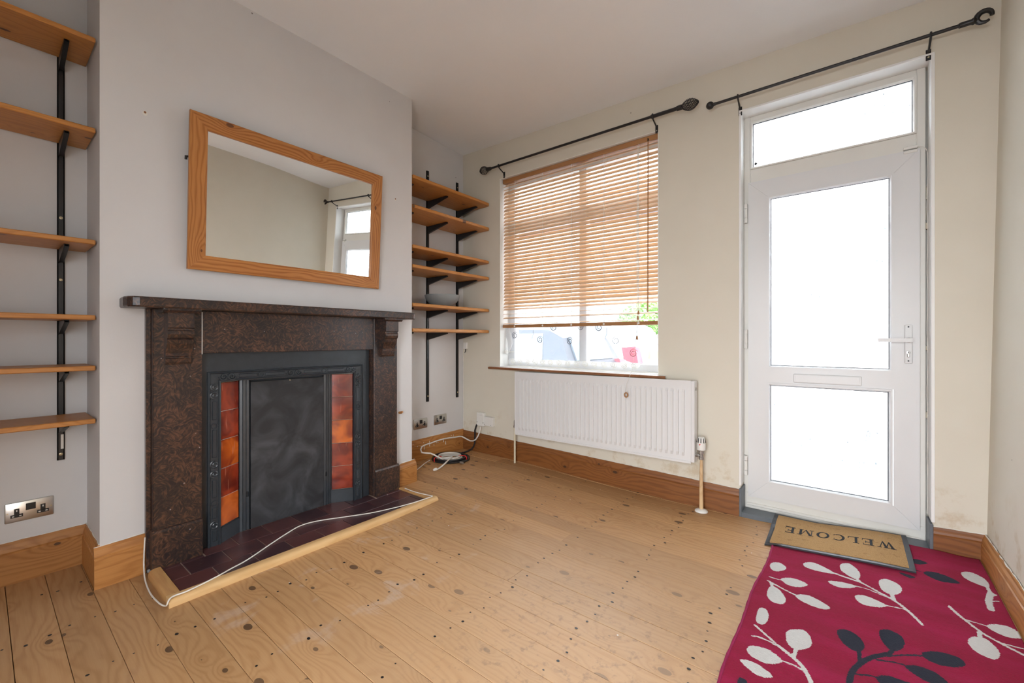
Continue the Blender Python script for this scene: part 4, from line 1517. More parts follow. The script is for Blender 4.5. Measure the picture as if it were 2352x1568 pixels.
RYr = 2.92
wr = thing('curtain_rod', (-1.70, RYr, 2.675), 'black metal curtain rod with twisted wire cage ends above the window', 'curtain rod')
zr = lambda x: 2.684 - 0.0095 * (x + 2.506)
m = MB().tube([(-2.55, RYr, zr(-2.55)), (-1.06, RYr, zr(-1.06))], 0.0095, 12)
obj('pole', m, M['black_steel'], wr, smooth=True)
m = MB().tube([(-1.075, RYr, zr(-1.06)), (-0.90, RYr, zr(-0.9))], 0.0125, 12)
m.lathe([(0.0125, 0), (0.017, 0.003), (0.017, 0.035), (0.014, 0.038)], (-0.90, RYr, zr(-0.88)), 'x', 14)
obj('outer_sleeve', m, M['black_steel'], wr, smooth=True)
m = MB().lathe([(0.010, 0.03), (0.015, 0.02), (0.017, 0.0), (0.022, -0.02)], (-2.585, RYr, zr(-2.58)), 'x', 14)
obj('ferrule', m, M['black_steel'], wr, smooth=True)
fin = thing('finial', (-2.60, RYr, zr(-2.6)), parent=wr)
cage('finial', (-2.600, RYr, zr(-2.6)), 0.095, 0.036, fin, 8, -1, 2.2, 0.0026)
fin = thing('finial', (-0.86, RYr, zr(-0.86)), parent=wr)
cage('finial', (-0.865, RYr, zr(-0.86)), 0.105, 0.036, fin, 8, 1, 2.8, 0.0026)
rod_bracket(-2.468, RYr, zr(-2.468), wr, 0.0095)
rod_bracket(-1.062, RYr, zr(-1.062), wr, 0.0125)

dr = thing('curtain_rod', (-0.08, RYr, 2.618), 'thin black curtain rod with a ball end above the front door', 'curtain rod')
zd = 2.618
obj('pole', MB().tube([(-0.665, RYr, zd), (0.46, RYr, zd)], [0.0085, 0.0085], 12), M['black_steel'], dr, smooth=True)
m = MB()
prof = [(0.0095, 0.035), (0.0105, 0.02)] + [(0.0235 * math.cos(a), -0.0 + 0.0235 * math.sin(a)) for a in [R(60) - R(150) * i / 10 for i in range(11)]]
m.lathe(prof, (-0.690, RYr, zd), 'x', 18)
obj('ball_finial', m, M['black_steel'], dr, smooth=True)
m = MB().lathe([(0.0085, 0), (0.0125, 0.004), (0.0125, 0.042), (0.016, 0.05), (0.010, 0.062)], (0.418, RYr, zd), 'x', 14)
obj('ferrule', m, M['black_steel'], dr, smooth=True)
fin = thing('broken_finial', (0.48, RYr, zd), parent=dr)
pts_ = []
for i in range(19):
    a_ = R(-10) + R(320) * i / 18
    pts_.append((0.503 + 0.025 * math.cos(a_), RYr - 0.004 * math.sin(a_), zd + 0.006 + 0.024 * math.sin(a_)))
obj('open_ring', MB().tube(pts_, [0.006 + 0.006 * math.sin(PI * min(1, (i + 2) / 20)) for i in range(19)], 9), M['black_steel'], fin, smooth=True)
obj('wire_stub', MB().tube([(0.478, RYr, zd), (0.49, RYr, zd - 0.018), (0.51, RYr, zd - 0.022)], [0.010, 0.009, 0.006], 8), M['black_steel'], fin, smooth=True)
rod_bracket(-0.530, RYr, zd, dr, 0.0085)
rod_bracket(0.324, RYr, zd, dr, 0.0085, True)

# ================================================================== SOCKETS AND BOXES
def socket(y0, y1, z0, z1, tilt, label):
    t = thing('double_socket', (LW, (y0 + y1) / 2, (z0 + z1) / 2), label, 'socket', 'brushed steel double sockets on the alcove walls')
    m_ = MB().box(LW, LW + 0.010, y0, y1, z0, z1, 0.005, 2)
    pl = obj('plate', m_, M['chrome'], t, smooth=True)
    w, h = y1 - y0, z1 - z0
    xf = LW + 0.010
    for f in (0.24, 0.77):
        yc = y0 + w * f
        m_ = MB()
        m_.box(xf - 0.002, xf + 0.0008, yc - 0.008, yc + 0.008, z0 + h * 0.38, z0 + h * 0.68)
        m_.box(xf - 0.002, xf + 0.0008, yc - 0.019, yc + 0.019, z0 + h * 0.24, z0 + h * 0.40)
        oo = obj('outlet', m_, M['black_plastic'], t)
        for dy, dzz, a, b in ((0, 0.58, 0.002, 0.004), (-0.011, 0.31, 0.0035, 0.002), (0.011, 0.31, 0.0035, 0.002)):
            obj('pin_slot', MB().box(xf + 0.0006, xf + 0.0012, yc + dy - a, yc + dy + a, z0 + h * dzz - b, z0 + h * dzz + b), M['white_plastic'], oo)
    m_ = MB()
    yc = y0 + w * 0.52
    m_.box(xf - 0.002, xf + 0.002, yc - 0.0155, yc + 0.0155, z0 + h * 0.52, z0 + h * 0.86, 0.001)
    obj('rocker_switch', m_, M['black_plastic'], t)
    for f in (0.06, 0.94):
        obj('screw', MB().lathe([(0.003, 0), (0.003, 0.0012), (0.001, 0.0012)], (xf, y0 + w * f, z0 + h * 0.5), 'x', 8), M['screw'], t)
    t.rotation_euler = (R(tilt), 0, 0)
    return t


socket(0.072, 0.225, 0.276, 0.366, 0.0, 'brushed steel double socket below the shelves away from the window')
socket(2.381, 2.536, 0.316, 0.406, 0.0, 'brushed steel double socket nearer the chimney breast in the alcove beside the window')
socket(2.615, 2.770, 0.322, 0.412, 0.0, 'brushed steel double socket nearer the window wall in the alcove')

pb = thing('telephone_socket', (-2.741, FW, 0.35), 'tall white telephone socket box low on the cream wall', 'socket')
m = MB().box(-2.790, -2.695, FW - 0.030, FW, 0.290, 0.418, 0.005, 2)
obj('cover', m, M['white_plastic'], pb)
obj('top_lip', MB().box(-2.782, -2.703, FW - 0.034, FW - 0.028, 0.392, 0.412, 0.003), M['white_plastic'], pb)
for x in (-2.782, -2.703):
    obj('screw', MB().lathe([(0.004, 0), (0.004, -0.0015), (0.001, -0.002)], (x, FW - 0.030, 0.325), 'y', 8), M['black_plastic'], pb)
pb2 = thing('junction_box', (-2.632, FW, 0.34), 'square white junction box beside the telephone socket', 'junction box')
obj('cover', MB().box(-2.689, -2.580, FW - 0.034, FW, 0.302, 0.388, 0.004, 2), M['white_plastic'], pb2)
for x in (-2.683, -2.603):
    obj('screw', MB().lathe([(0.003, 0), (0.003, -0.0015), (0.001, -0.002)], (x, FW - 0.034, 0.315), 'y', 8), M['black_plastic'], pb2)
pb3 = thing('small_wall_box', (-2.955, FW, 1.05), 'tiny white cable box in the corner below the shelves', 'cable box')
obj('cover', MB().box(-2.976, -2.930, FW - 0.024, FW, 1.022, 1.086, 0.003), M['white_plastic'], pb3)
obj('cable_stub', MB().tube([(-2.953, FW - 0.012, 1.023), (-2.956, FW - 0.012, 1.0), (-2.968, FW - 0.008, 0.985)], 0.004, 6), M['cable_black'], pb3)
# cable clipped up the corner
pts_ = [(-2.968, FW - 0.008, 0.985)] + [(LW + 0.012 + 0.003 * math.sin(i * 1.9), FW - 0.007, 0.93 - 0.062 * i) for i in range(12)] + [(LW + 0.03, FW - 0.02, 0.235)]
obj('corner_cable', MB().tube(catmull(pts_, 3), 0.0035, 6), M['cable_white'], label='grubby white cable running down the corner of the alcove', cat='cable', smooth=True)
# plugs and marks on the chimney wall
for nm, px, py, sc in (('wall_plug', 333, 260, 1.0), ('wall_plug', 908, 458, 0.8)):
    p = pix(px, py, X=CB)
    t = thing(nm, (CB, p.y, p.z), 'torn wall plug hole in the chimney breast %s the mirror' % ('on the shelf side of' if px < 500 else 'on the window side of'), 'wall plug')
    obj('torn_paint', MB().disc((CB + 0.0008, p.y, p.z), 0.012 * sc, 9, 'x', 0.8), M['cord'], t)
    obj('plug', MB().lathe([(0.005, 0), (0.005, 0.003), (0.002, 0.003)], (CB, p.y, p.z + 0.004), 'x', 8), M['sill_edge'], t)
p = pix(917, 946, X=CB)
kn = thing('wall_stub', (CB, p.y, p.z), 'small wooden stub poking from the chimney breast beside the fireplace', 'stub')
obj('stub', MB().tube([(CB, p.y, p.z - 0.004), (CB + 0.02, p.y + 0.002, p.z - 0.002), (CB + 0.035, p.y + 0.004, p.z + 0.004)], [0.009, 0.010, 0.007], 8), M['base_y'], kn, smooth=True)

# coiled cables on the floor
co = Vector((-2.810, 2.640, fz(-2.810, 2.640)))
def coil(name, mat, turns, a0, a1, rad_, label, tail):
    """turns: (radius, height) of each turn of the bundle; the cable steps from one to the next over the last 60 degrees"""
    cx, cy = co.x, co.y
    pts_ = []
    n = len(turns) * 24
    for i in range(n + 1):
        f = min(i / 24, len(turns) - 1e-6)
        k_, fr_ = int(f), f - int(f)
        r, z = turns[k_]
        if fr_ > 5 / 6 and k_ + 1 < len(turns):
            q_ = S(fr_, 5 / 6, 1.0)
            r += (turns[k_ + 1][0] - r) * q_
            z += (turns[k_ + 1][1] - z) * q_
        a = a0 + 2 * PI * f * (1 if a1 > 0 else -1)
        w_ = 1 + 0.035 * math.sin(2 * a + 0.7)
        pts_.append(Vector((cx + r * w_ * math.cos(a), cy + r * w_ * math.sin(a), co.z + z)))
    pts_ = tail[0] + pts_ + tail[1]
    t = thing(name, (cx, cy, co.z), label, 'cable')
    obj('cord', MB().tube(catmull(pts_, 2), rad_, 7), M[mat], t, smooth=True)
    return t
V3 = Vector
w_in = [V3((-2.735, FW - 0.03, 0.285)), V3((-2.735, FW - 0.045, 0.235)), V3((-2.78, FW - 0.05, 0.16)), V3((-2.86, FW - 0.045, 0.135)), V3((-2.955, FW - 0.06, 0.165)),
        V3((-2.965, 2.86, 0.172)), V3((-2.962, 2.70, 0.185)), V3((-2.962, 2.55, 0.175)), V3((-2.955, 2.44, 0.165)), V3((-2.905, 2.40, 0.13)), V3((-2.852, 2.455, 0.120)), V3((-2.815, 2.489, 0.094)), V3((-2.800, 2.512, 0.080))]
w_out = [V3((-2.735, 2.60, co.z + 0.043)), V3((-2.705, 2.54, co.z + 0.046)), V3((-2.675, 2.46, co.z + 0.028)), V3((-2.66, 2.38, co.z + 0.009)), V3((-2.655, 2.335, co.z + 0.009))]
cw = coil('coiled_cable', 'cable_white', [(0.105, 0.0210), (0.112, 0.0075), (0.097, 0.0075), (0.0965, 0.0340)], -1.35, 1, 0.0066, 'white aerial cable coiled on the floorboards under the sockets', (w_in, w_out))
p = w_out[-1]
obj('connector', MB().lathe([(0.006, 0.012), (0.012, 0.010), (0.012, -0.008), (0.008, -0.020), (0.003, -0.024)], (p.x, p.y, p.z + 0.003), 'y', 12), M['white_plastic'], cw, smooth=True)
b_in = [V3((-2.785, FW - 0.028, 0.30)), V3((-2.81, FW - 0.030, 0.24)), V3((-2.81, FW - 0.033, 0.12)), V3((-2.83, FW - 0.06, 0.06)), V3((-2.85, 2.86, co.z + 0.009)), V3((-2.87, 2.79, co.z + 0.009))]
b_out = [V3((-2.775, 2.775, co.z + 0.024)), V3((-2.715, 2.775, co.z + 0.022)), V3((-2.66, 2.735, co.z + 0.010)), V3((-2.635, 2.67, co.z + 0.0095)), V3((-2.625, 2.60, co.z + 0.0095))]
cb_ = coil('coiled_cable', 'cable_black', [(0.150, 0.0088), (0.1315, 0.0088), (0.1408, 0.0248)], 1.85, -1, 0.0082, 'black cable coiled together with the white one on the floorboards', (b_in, b_out))
p = b_out[-1]
obj('connector', MB().lathe([(0.009, -0.010), (0.011, 0.004), (0.011, 0.022), (0.004, 0.024), (0.003, 0.034)], (p.x, p.y, p.z + 0.002), 'x', 12), M['steel'], cb_, smooth=True)
for (a, nm) in ((-1.75, 'on the chimney breast side'), (0.35, 'on the window wall side')):
    w_ = 1 + 0.035 * math.sin(2 * a + 0.7)
    rg = []
    for i in range(25):
        q_ = 2 * PI * i / 24
        cu, cv_ = math.cos(q_), math.sin(q_)
        du = 0.0385 * math.copysign(abs(cu) ** 0.6, cu)
        dv = 0.0205 * math.copysign(abs(cv_) ** 0.6, cv_)
        r_ = 0.1235 * w_ + du
        rg.append(co + V3((r_ * math.cos(a), r_ * math.sin(a), 0.0242 + dv)))
    obj('cable_tie', MB().tube(rg, 0.0036, 6), M['red'], label='red tie round the coiled cables, %s' % nm, cat='cable tie', group='red cable ties', smooth=True)
tl = [V3((-2.912, 2.495, co.z + 0.005)), V3((-2.87, 2.40, co.z + 0.0055)), V3((-2.80, 2.28, co.z + 0.006)), V3((-2.74, 2.16, co.z + 0.006))]
obj('loose_cable', MB().tube(catmull(tl, 6), 0.004, 6), M['cable_white'], label='short white cable tail from the coil to the chimney breast skirting', cat='cable', smooth=True)

# ================================================================== RUG
def to_px(q):
    return (1640 + q[0] / 3.3034, 1100 + q[1] / 3.3034)


WL = [[(430, 635), (500, 632), (550, 672), (490, 697), (435, 680)], [(490, 480), (570, 485), (658, 518), (580, 520)], [(680, 632), (760, 632), (915, 705), (800, 695), (700, 665)],
      [(965, 640), (1030, 640), (1105, 710), (1090, 755), (1010, 720), (960, 680)], [(865, 772), (960, 772), (1075, 808), (1030, 826), (930, 812)],
      [(1252, 765), (1320, 758), (1415, 810), (1415, 855), (1350, 868), (1275, 830)], [(1068, 885), (1150, 885), (1305, 950), (1250, 965), (1120, 940)],
      [(510, 750), (600, 745), (710, 795), (650, 812), (560, 795)], [(430, 810), (490, 830), (543, 900), (520, 940), (440, 925), (400, 870)],
      [(620, 875), (720, 880), (870, 960), (860, 985), (770, 970), (660, 920)], [(345, 975), (390, 980), (415, 1030), (400, 1080), (365, 1100), (320, 1075), (325, 1020)],
      [(550, 1150), (610, 1135), (690, 1150), (738, 1210), (735, 1260), (680, 1285), (610, 1285), (555, 1230)],
      [(255, 1270), (310, 1262), (420, 1290), (515, 1365), (490, 1388), (400, 1390), (300, 1350), (255, 1310)],
      [(1880, 700), (1950, 700), (2050, 750), (2090, 805), (2060, 812), (1960, 775), (1890, 735)], [(2070, 1105), (2130, 1092), (2250, 1120), (2340, 1180), (2352, 1205), (2240, 1195), (2130, 1150)],
      [(1925, 1215), (1975, 1192), (2060, 1205), (2150, 1280), (2172, 1330), (2130, 1360), (2030, 1330), (1950, 1270)]]
WS = [([(900, 700), (1050, 755), (1140, 790), (1340, 900), (1460, 990), (1530, 1050), (1578, 1095)], 0.011), ([(1090, 755), (1110, 775)], 0.012), ([(1060, 805), (1180, 835), (1340, 900)], 0.007),
      ([(1350, 868), (1365, 910)], 0.014), ([(1300, 950), (1450, 990)], 0.007), ([(418, 738), (480, 755), (520, 760)], 0.007), ([(405, 765), (500, 815), (630, 880)], 0.009), ([(430, 780), (445, 815)], 0.012),
      ([(310, 1105), (400, 1180), (500, 1265)], 0.010), ([(500, 1265), (600, 1350), (670, 1420), (720, 1500), (740, 1546)], 0.014), ([(290, 1185), (360, 1200), (480, 1255)], 0.008), ([(620, 1285), (605, 1350)], 0.012),
      ([(510, 1370), (590, 1400), (665, 1445)], 0.008), ([(2070, 810), (2100, 860)], 0.012), ([(2100, 860), (2085, 920), (2105, 985)], 0.020), ([(2100, 880), (2140, 875)], 0.008), ([(2100, 920), (2160, 922)], 0.006),
      ([(1785, 960), (1850, 1020), (1950, 1100), (2050, 1170), (2200, 1250), (2352, 1330)], 0.011), ([(1900, 1060), (1990, 1085), (2070, 1105)], 0.006), ([(2020, 1200), (2010, 1160)], 0.012), ([(2200, 1240), (2352, 1285)], 0.006)]
NL = [[(932, 1140), (1000, 1132), (1090, 1180), (1140, 1250), (1125, 1300), (1060, 1300), (970, 1230)], [(1255, 1145), (1320, 1138), (1410, 1180), (1448, 1240), (1420, 1280), (1350, 1290), (1270, 1210)],
      [(1580, 1315), (1660, 1303), (1780, 1320), (1880, 1365), (1905, 1410), (1820, 1418), (1680, 1390), (1600, 1350)], [(1450, 1415), (1540, 1410), (1680, 1460), (1780, 1546), (1640, 1546), (1520, 1480)],
      [(1230, 1490), (1320, 1482), (1430, 1520), (1490, 1546), (1290, 1546)], [(1505, 600), (1560, 605), (1622, 632), (1570, 642), (1510, 635)],
      [(1590, 700), (1650, 698), (1770, 735), (1862, 780), (1830, 788), (1720, 770), (1620, 725)], [(1400, 700), (1525, 735), (1480, 745)], [(190, 1500), (240, 1520), (250, 1546), (180, 1546)]]
NSt = [([(1025, 1546), (1045, 1460), (1100, 1400), (1200, 1350), (1320, 1315)], 0.017), ([(1100, 1300), (1105, 1380)], 0.012), ([(1350, 1290), (1320, 1330)], 0.014), ([(1320, 1330), (1450, 1325), (1590, 1335)], 0.008),
       ([(1240, 1370), (1380, 1385), (1480, 1425)], 0.008), ([(1090, 1475), (1180, 1480), (1250, 1500)], 0.008), ([(1530, 685), (1600, 705)], 0.006)]


def seg_dist(px_, py_, pts_, closed):
    """distance of every grid point to a polyline, and inside test"""
    d = np.full(px_.shape, 9.0)
    ins_ = np.zeros(px_.shape, bool)
    n = len(pts_)
    for i in range(n if closed else n - 1):
        ax, ay = pts_[i]
        bx, by = pts_[(i + 1) % n]
        ex, ey = bx - ax, by - ay
        L2 = ex * ex + ey * ey + 1e-12
        t = np.clip(((px_ - ax) * ex + (py_ - ay) * ey) / L2, 0, 1)
        d = np.minimum(d, np.hypot(px_ - ax - t * ex, py_ - ay - t * ey))
        if closed:
            cr = ((ay > py_) != (by > py_)) & (px_ < (bx - ax) * (py_ - ay) / (by - ay + 1e-12) + ax)
            ins_ ^= cr
    return d, ins_


def w2(q):
    p_ = floor_pt(*to_px(q), dz=0.010)
    return (p_.x, p_.y)


RGX0, RGX1, RGY0, RGY1 = -0.318, 0.496, 0.80, 2.972
NXr, NYr = 150, 400
gx, gy = np.meshgrid(np.linspace(0, 1, NXr + 1), np.linspace(0, 1, NYr + 1))
Yg = RGY0 + (RGY1 - RGY0) * gy
x_left = RGX0 + 0.010 * np.sin((Yg - 0.3) * 3.1) + 0.004 * np.sin(Yg * 11)
Xg = x_left + (RGX1 - x_left) * gx
sw = np.full(Xg.shape, 9.0)
sn = np.full(Xg.shape, 9.0)
for shift in (0.0, -1.06):
    for target, leaves, stems in ((0, WL, WS), (1, NL, NSt)):
        for poly in leaves:
            pw = [(p_[0], p_[1] + shift) for p_ in [w2(q) for q in poly]]
            cr = [(p_.x, p_.y) for p_ in catmull([(a, b, 0) for a, b in pw], 5, True)]
            d, i_ = seg_dist(Xg, Yg, cr, True)
            sd = np.where(i_, -d, d)
            if target == 0: sw = np.minimum(sw, sd)
            else: sn = np.minimum(sn, sd)
        for line, w in stems:
            cr = [(p_.x, p_.y + shift) for p_ in catmull([(*w2(q), 0) for q in line], 5)]
            d, _ = seg_dist(Xg, Yg, cr, False)
            if target == 0: sw = np.minimum(sw, d - w * 0.5)
            else: sn = np.minimum(sn, d - w * 0.5)
Sx = np.vectorize(lambda x: S(x, -0.45, 0.3)); Sy = np.vectorize(lambda y: S(y, 1.8, 3.0))
Zf = 0.055 * Sx(Xg) * Sy(Yg)
Zt = Zf + 0.0075 + 0.0022 * np.sin(Yg * 30 + Xg * 5) * (0.4 + 0.6 * np.sin(Xg * 6 + 1)) + 0.0012 * np.sin(Xg * 40)
mr = MB()
nv = (NXr + 1) * (NYr + 1)
vt = np.stack([Xg.ravel(), Yg.ravel(), Zt.ravel()], 1)
idx = np.arange(nv).reshape(NYr + 1, NXr + 1)
fq = np.stack([idx[:-1, :-1].ravel(), idx[:-1, 1:].ravel(), idx[1:, 1:].ravel(), idx[1:, :-1].ravel()], 1)
# skirt round the edge
edge = list(idx[0, :]) + list(idx[1:, -1]) + list(idx[-1, -2::-1]) + list(idx[-2:0:-1, 0])
vb = vt[edge].copy()
vb[:, 2] = Zf.ravel()[edge] + 0.0012
allv = np.concatenate([vt, vb])
ne = len(edge)
fe = [[edge[i], nv + i, nv + (i + 1) % ne, edge[(i + 1) % ne]] for i in range(ne)]
me = bpy.data.meshes.new('area_rug')
me.from_pydata(allv.tolist(), [], fq.tolist() + fe)
for nm, arr in (('pale_leaf', sw), ('dark_leaf', sn)):
    at_ = me.attributes.new(nm, 'FLOAT', 'POINT')
    vals = np.concatenate([arr.ravel(), np.full(ne, 9.0)]).astype(np.float32)
    at_.data.foreach_set('value', vals)
me.shade_smooth()


def rug_mat():
    t = NT('crimson_leaf_rug')
    p = t.pos()
    sp_ = t.n('ShaderNodeSeparateXYZ', {0: p}).outputs
    st = t.comb(t.m('MULTIPLY', sp_[0], 60.0), t.m('MULTIPLY', sp_[1], 420.0), 0.0)
    weave = t.noise(st, 1.0, 3.0, 0.6)
    tuft = t.noise(p, 320.0, 2.0, 0.6)
    big = t.noise(t.comb(t.m('MULTIPLY', sp_[0], 2.0), t.m('MULTIPLY', sp_[1], 9.0)), 1.0, 3.0, 0.6)
    c = t.mix(weave, (0.17, 0.003, 0.022), (0.40, 0.010, 0.060))
    c = t.mix(t.m('MULTIPLY', t.step(big, 0.4, 0.75), 0.4), c, (0.44, 0.016, 0.10))
    fz_ = t.m('MULTIPLY', t.m('SUBTRACT', t.noise(st, 0.7, 1.0), 0.5), 0.010)
    for nm, a, b in (('dark_leaf', (0.010, 0.012, 0.022), (0.035, 0.042, 0.065)), ('pale_leaf', (0.50, 0.50, 0.48), (0.78, 0.78, 0.76))):
        at2 = t.n('ShaderNodeAttribute', attribute_name=nm).outputs['Fac']
        msk = t.m('LESS_THAN', t.m('ADD', at2, fz_), 0.0)
        c = t.mix(msk, c, t.mix(weave, a, b))
    t.bump(t.m('ADD', tuft, weave), 0.6, 0.004)
    return t.fin(c, 0.95, **{'Sheen Weight': 0.06, 'Specular IOR Level': 0.1})


M['rug'] = rug_mat()
me.materials.append(M['rug'])
rug = bpy.data.objects.new('area_rug', me)
props(rug, 'crimson rug with grey and navy leaf sprigs in front of the door', 'rug')
link(rug, Vector((0, 0, 0)), None)
m = MB()
pts_ = [(float(x_left[j, 0]), float(Yg[j, 0]), float(Zf[j, 0]) + 0.0065 + 0.0022 * math.sin(Yg[j, 0] * 30 + x_left[j, 0] * 5) * 0.3) for j in range(0, NYr + 1, 4)]
m.tube(pts_, [0.0052 + 0.0008 * math.sin(i * 1.5) for i in range(len(pts_))], 8)
M['rug_bind'] = plain('crimson_binding', (0.30, 0.008, 0.075), 0.9, var=0.35, scale=120, bump=0.3)
obj('bound_edge', m, M['rug_bind'], rug, smooth=True)

# ================================================================== DOORMAT
A_ = floor_pt(1759, 1238, 0.02); B_ = floor_pt(2100, 1317, 0.02)
mat_ = thing('doormat', (-0.055, 2.84, 0.03), 'coir doormat with a black rubber border and WELCOME lettering', 'doormat')
mx0, mx1, my0, my1 = -0.350, 0.246, 2.640, 3.062
def mz(x, y):
    return max(fz(x, y) + 0.0115 * S(x, -0.352, -0.318), 0.031 * S(y, 2.80, 2.945)) + 0.0005
def sheet(mb, x0, x1, y0, y1, dz0, dz1, nx=12, ny=8):
    vs1, vs0 = [], []
    for j in range(ny + 1):
        for i in range(nx + 1):
            x = x0 + (x1 - x0) * i / nx; y = y0 + (y1 - y0) * j / ny
            vs0.append((x, y, mz(x, y) + dz0)); vs1.append((x, y, mz(x, y) + dz1))
    n_ = len(vs0)
    f_ = []
    for j in range(ny):
        for i in range(nx):
            a = j * (nx + 1) + i
            f_.append((a, a + 1, a + nx + 2, a + nx + 1)); f_.append((n_ + a, n_ + a + 1, n_ + a + nx + 2, n_ + a + nx + 1))
    ring = [i for i in range(nx + 1)] + [(j + 1) * (nx + 1) + nx for j in range(ny)] + [ny * (nx + 1) + i for i in range(nx - 1, -1, -1)] + [j * (nx + 1) for j in range(ny - 1, 0, -1)]
    for a, b in zip(ring, ring[1:] + ring[:1]):
        f_.append((a, b, n_ + b, n_ + a))
    mb.add(vs0 + vs1, f_)
    return mb
m = MB()
bw = 0.022
sheet(m, mx0, mx1, my0, my1, 0.0, 0.0035)
for a in ((mx0, mx1, my0, my0 + bw), (mx0, mx1, my1 - bw, my1), (mx0, mx0 + bw, my0 + bw, my1 - bw), (mx1 - bw, mx1, my0 + bw, my1 - bw)):
    sheet(m, *a, 0.003, 0.0075, 8, 2)
obj('rubber_border', m, M['rubber'], mat_)


def coir_mat():
    t = NT('coir_pile')
    p = t.pos()
    n = t.noise(p, 260.0, 3.0, 0.7)
    n2 = t.noise(p, 35.0, 3.0, 0.6)
    n3 = t.noise(p, 9.0, 3.0, 0.6)
    c = t.mix(n, (0.36, 0.19, 0.07), (0.80, 0.52, 0.25))
    c = t.mix(t.m('MULTIPLY', t.step(n2, 0.58, 0.7), 0.3), c, (0.20, 0.09, 0.03))
    c = t.mix(t.m('MULTIPLY', t.step(n3, 0.66, 0.74), 0.4), c, (0.55, 0.48, 0.40))
    t.bump(n, 1.0, 0.008)
    return t.fin(c, 0.95, **{'Specular IOR Level': 0.1})


M['coir'] = coir_mat()
m = sheet(MB(), mx0 + bw, mx1 - bw, my0 + bw, my1 - bw, 0.003, 0.0105, 20, 12)
obj('coir_pile', m, M['coir'], mat_)
M['ink'] = plain('black_print', (0.012, 0.014, 0.018), 0.9, var=0.4, scale=200)
# serif capitals, cap height 1
def rect(a, b, c, d): return [(a, c), (b, c), (b, d), (a, d)]
def arc(cx, cy, r0x, r0y, r1x, r1y, a0, a1, n=20):
    out = []
    for i in range(n):
        t0, t1 = R(a0 + (a1 - a0) * i / n), R(a0 + (a1 - a0) * (i + 1) / n)
        out.append([(cx + r0x * math.cos(t0), cy + r0y * math.sin(t0)), (cx + r1x * math.cos(t0), cy + r1y * math.sin(t0)),
                    (cx + r1x * math.cos(t1), cy + r1y * math.sin(t1)), (cx + r0x * math.cos(t1), cy + r0y * math.sin(t1))])
    return out
G = {
    'W': (1.25, [[(0.12, 1), (0.32, 1), (0.50, 0), (0.42, 0)], [(0.42, 0), (0.48, 0), (0.68, 0.92), (0.63, 1)], [(0.53, 1), (0.73, 1), (0.90, 0), (0.82, 0)], [(0.82, 0), (0.88, 0), (1.10, 1), (1.04, 1)],
                 rect(0.02, 0.42, 0.95, 1.0), rect(0.45, 0.82, 0.95, 1.0), rect(0.95, 1.22, 0.95, 1.0)]),
    'E': (0.85, [rect(0.13, 0.31, 0, 1), rect(0.03, 0.75, 0.94, 1), rect(0.03, 0.78, 0, 0.06), rect(0.3, 0.58, 0.49, 0.55), [(0.70, 1), (0.75, 1), (0.75, 0.74), (0.72, 0.74)], [(0.75, 0), (0.78, 0.28), (0.81, 0.28), (0.80, 0)], rect(0.55, 0.6, 0.38, 0.66)]),
    'L': (0.80, [rect(0.13, 0.31, 0, 1), rect(0.02, 0.44, 0.95, 1), rect(0.03, 0.74, 0, 0.06), [(0.70, 0), (0.74, 0.32), (0.78, 0.32), (0.77, 0)]]),
    'C': (0.95, arc(0.5, 0.5, 0.27, 0.44, 0.45, 0.52, 60, 300, 26) + [rect(0.76, 0.80, 0.70, 1.0), [(0.72, 0.11), (0.84, 0.20), (0.86, 0.17), (0.74, 0.03)]]),
    'O': (1.02, arc(0.5, 0.5, 0.28, 0.45, 0.47, 0.52, 0, 360, 32)),
    'M': (1.25, [rect(0.14, 0.20, 0, 1), [(0.14, 1), (0.34, 1), (0.64, 0.12), (0.58, 0)], [(0.58, 0), (0.63, 0), (0.97, 1), (0.92, 1)], rect(0.90, 1.08, 0, 1), rect(0.02, 0.3, 0.95, 1), rect(0.92, 1.2, 0.95, 1), rect(0.02, 0.34, 0, 0.05), rect(0.80, 1.2, 0, 0.05)]),
}
word = 'WELCOME'
tot = sum(G[c][0] for c in word) + 0.14 * (len(word) - 1)
sx_ = 0.475 / tot
sy_ = 0.078
xc = 0.195
for ch in word:
    wd, polys = G[ch]
    mb = MB()
    for poly in polys:
        top_, bot_ = [], []
        for u, v in poly:
            x = xc - u * sx_
            y = 2.905 - v * sy_
            top_.append((x, y, mz(x, y) + 0.0118)); bot_.append((x, y, mz(x, y) + 0.0100))
        mb.loft([bot_, top_])
    obj('printed_letter', mb, M['ink'], mat_)
    xc -= (wd + 0.14) * sx_

# ================================================================== OUTSIDE
M['paving'] = plain('grey_paving', (0.14, 0.14, 0.145), 0.85, var=0.15, scale=6, bump=0.2)
M['tarmac'] = plain('grey_tarmac', (0.11, 0.11, 0.12), 0.9, var=0.2, scale=20)
obj('pavement', MB().box(-30, 20, FW + 0.24, 4.4, -0.3, -0.10), M['paving'], kind='structure')
obj('road', MB().box(-30, 20, 4.4, 10.2, -0.4, -0.20), M['tarmac'], kind='structure')
obj('far_pavement', MB().box(-30, 20, 10.2, 12.4, -0.3, -0.10), M['paving'], kind='structure')
obj('patio', MB().box(-8, 8, -8, BW - 0.1, -0.3, -0.10), M['paving'], kind='structure')
M['car_dark'] = plain('dark_blue_car_paint', (0.018, 0.028, 0.045), 0.25, 0.2)
M['car_white'] = plain('white_car_paint', (0.80, 0.80, 0.80), 0.25)
M['car_glass'] = plain('tinted_car_glass', (0.10, 0.14, 0.18), 0.08)
M['tyre'] = plain('tyre_rubber', (0.02, 0.02, 0.02), 0.8)
M['tail'] = plain('red_tail_light', (0.65, 0.02, 0.04), 0.2)
M['plate'] = plain('yellow_number_plate', (0.75, 0.52, 0.12), 0.5)


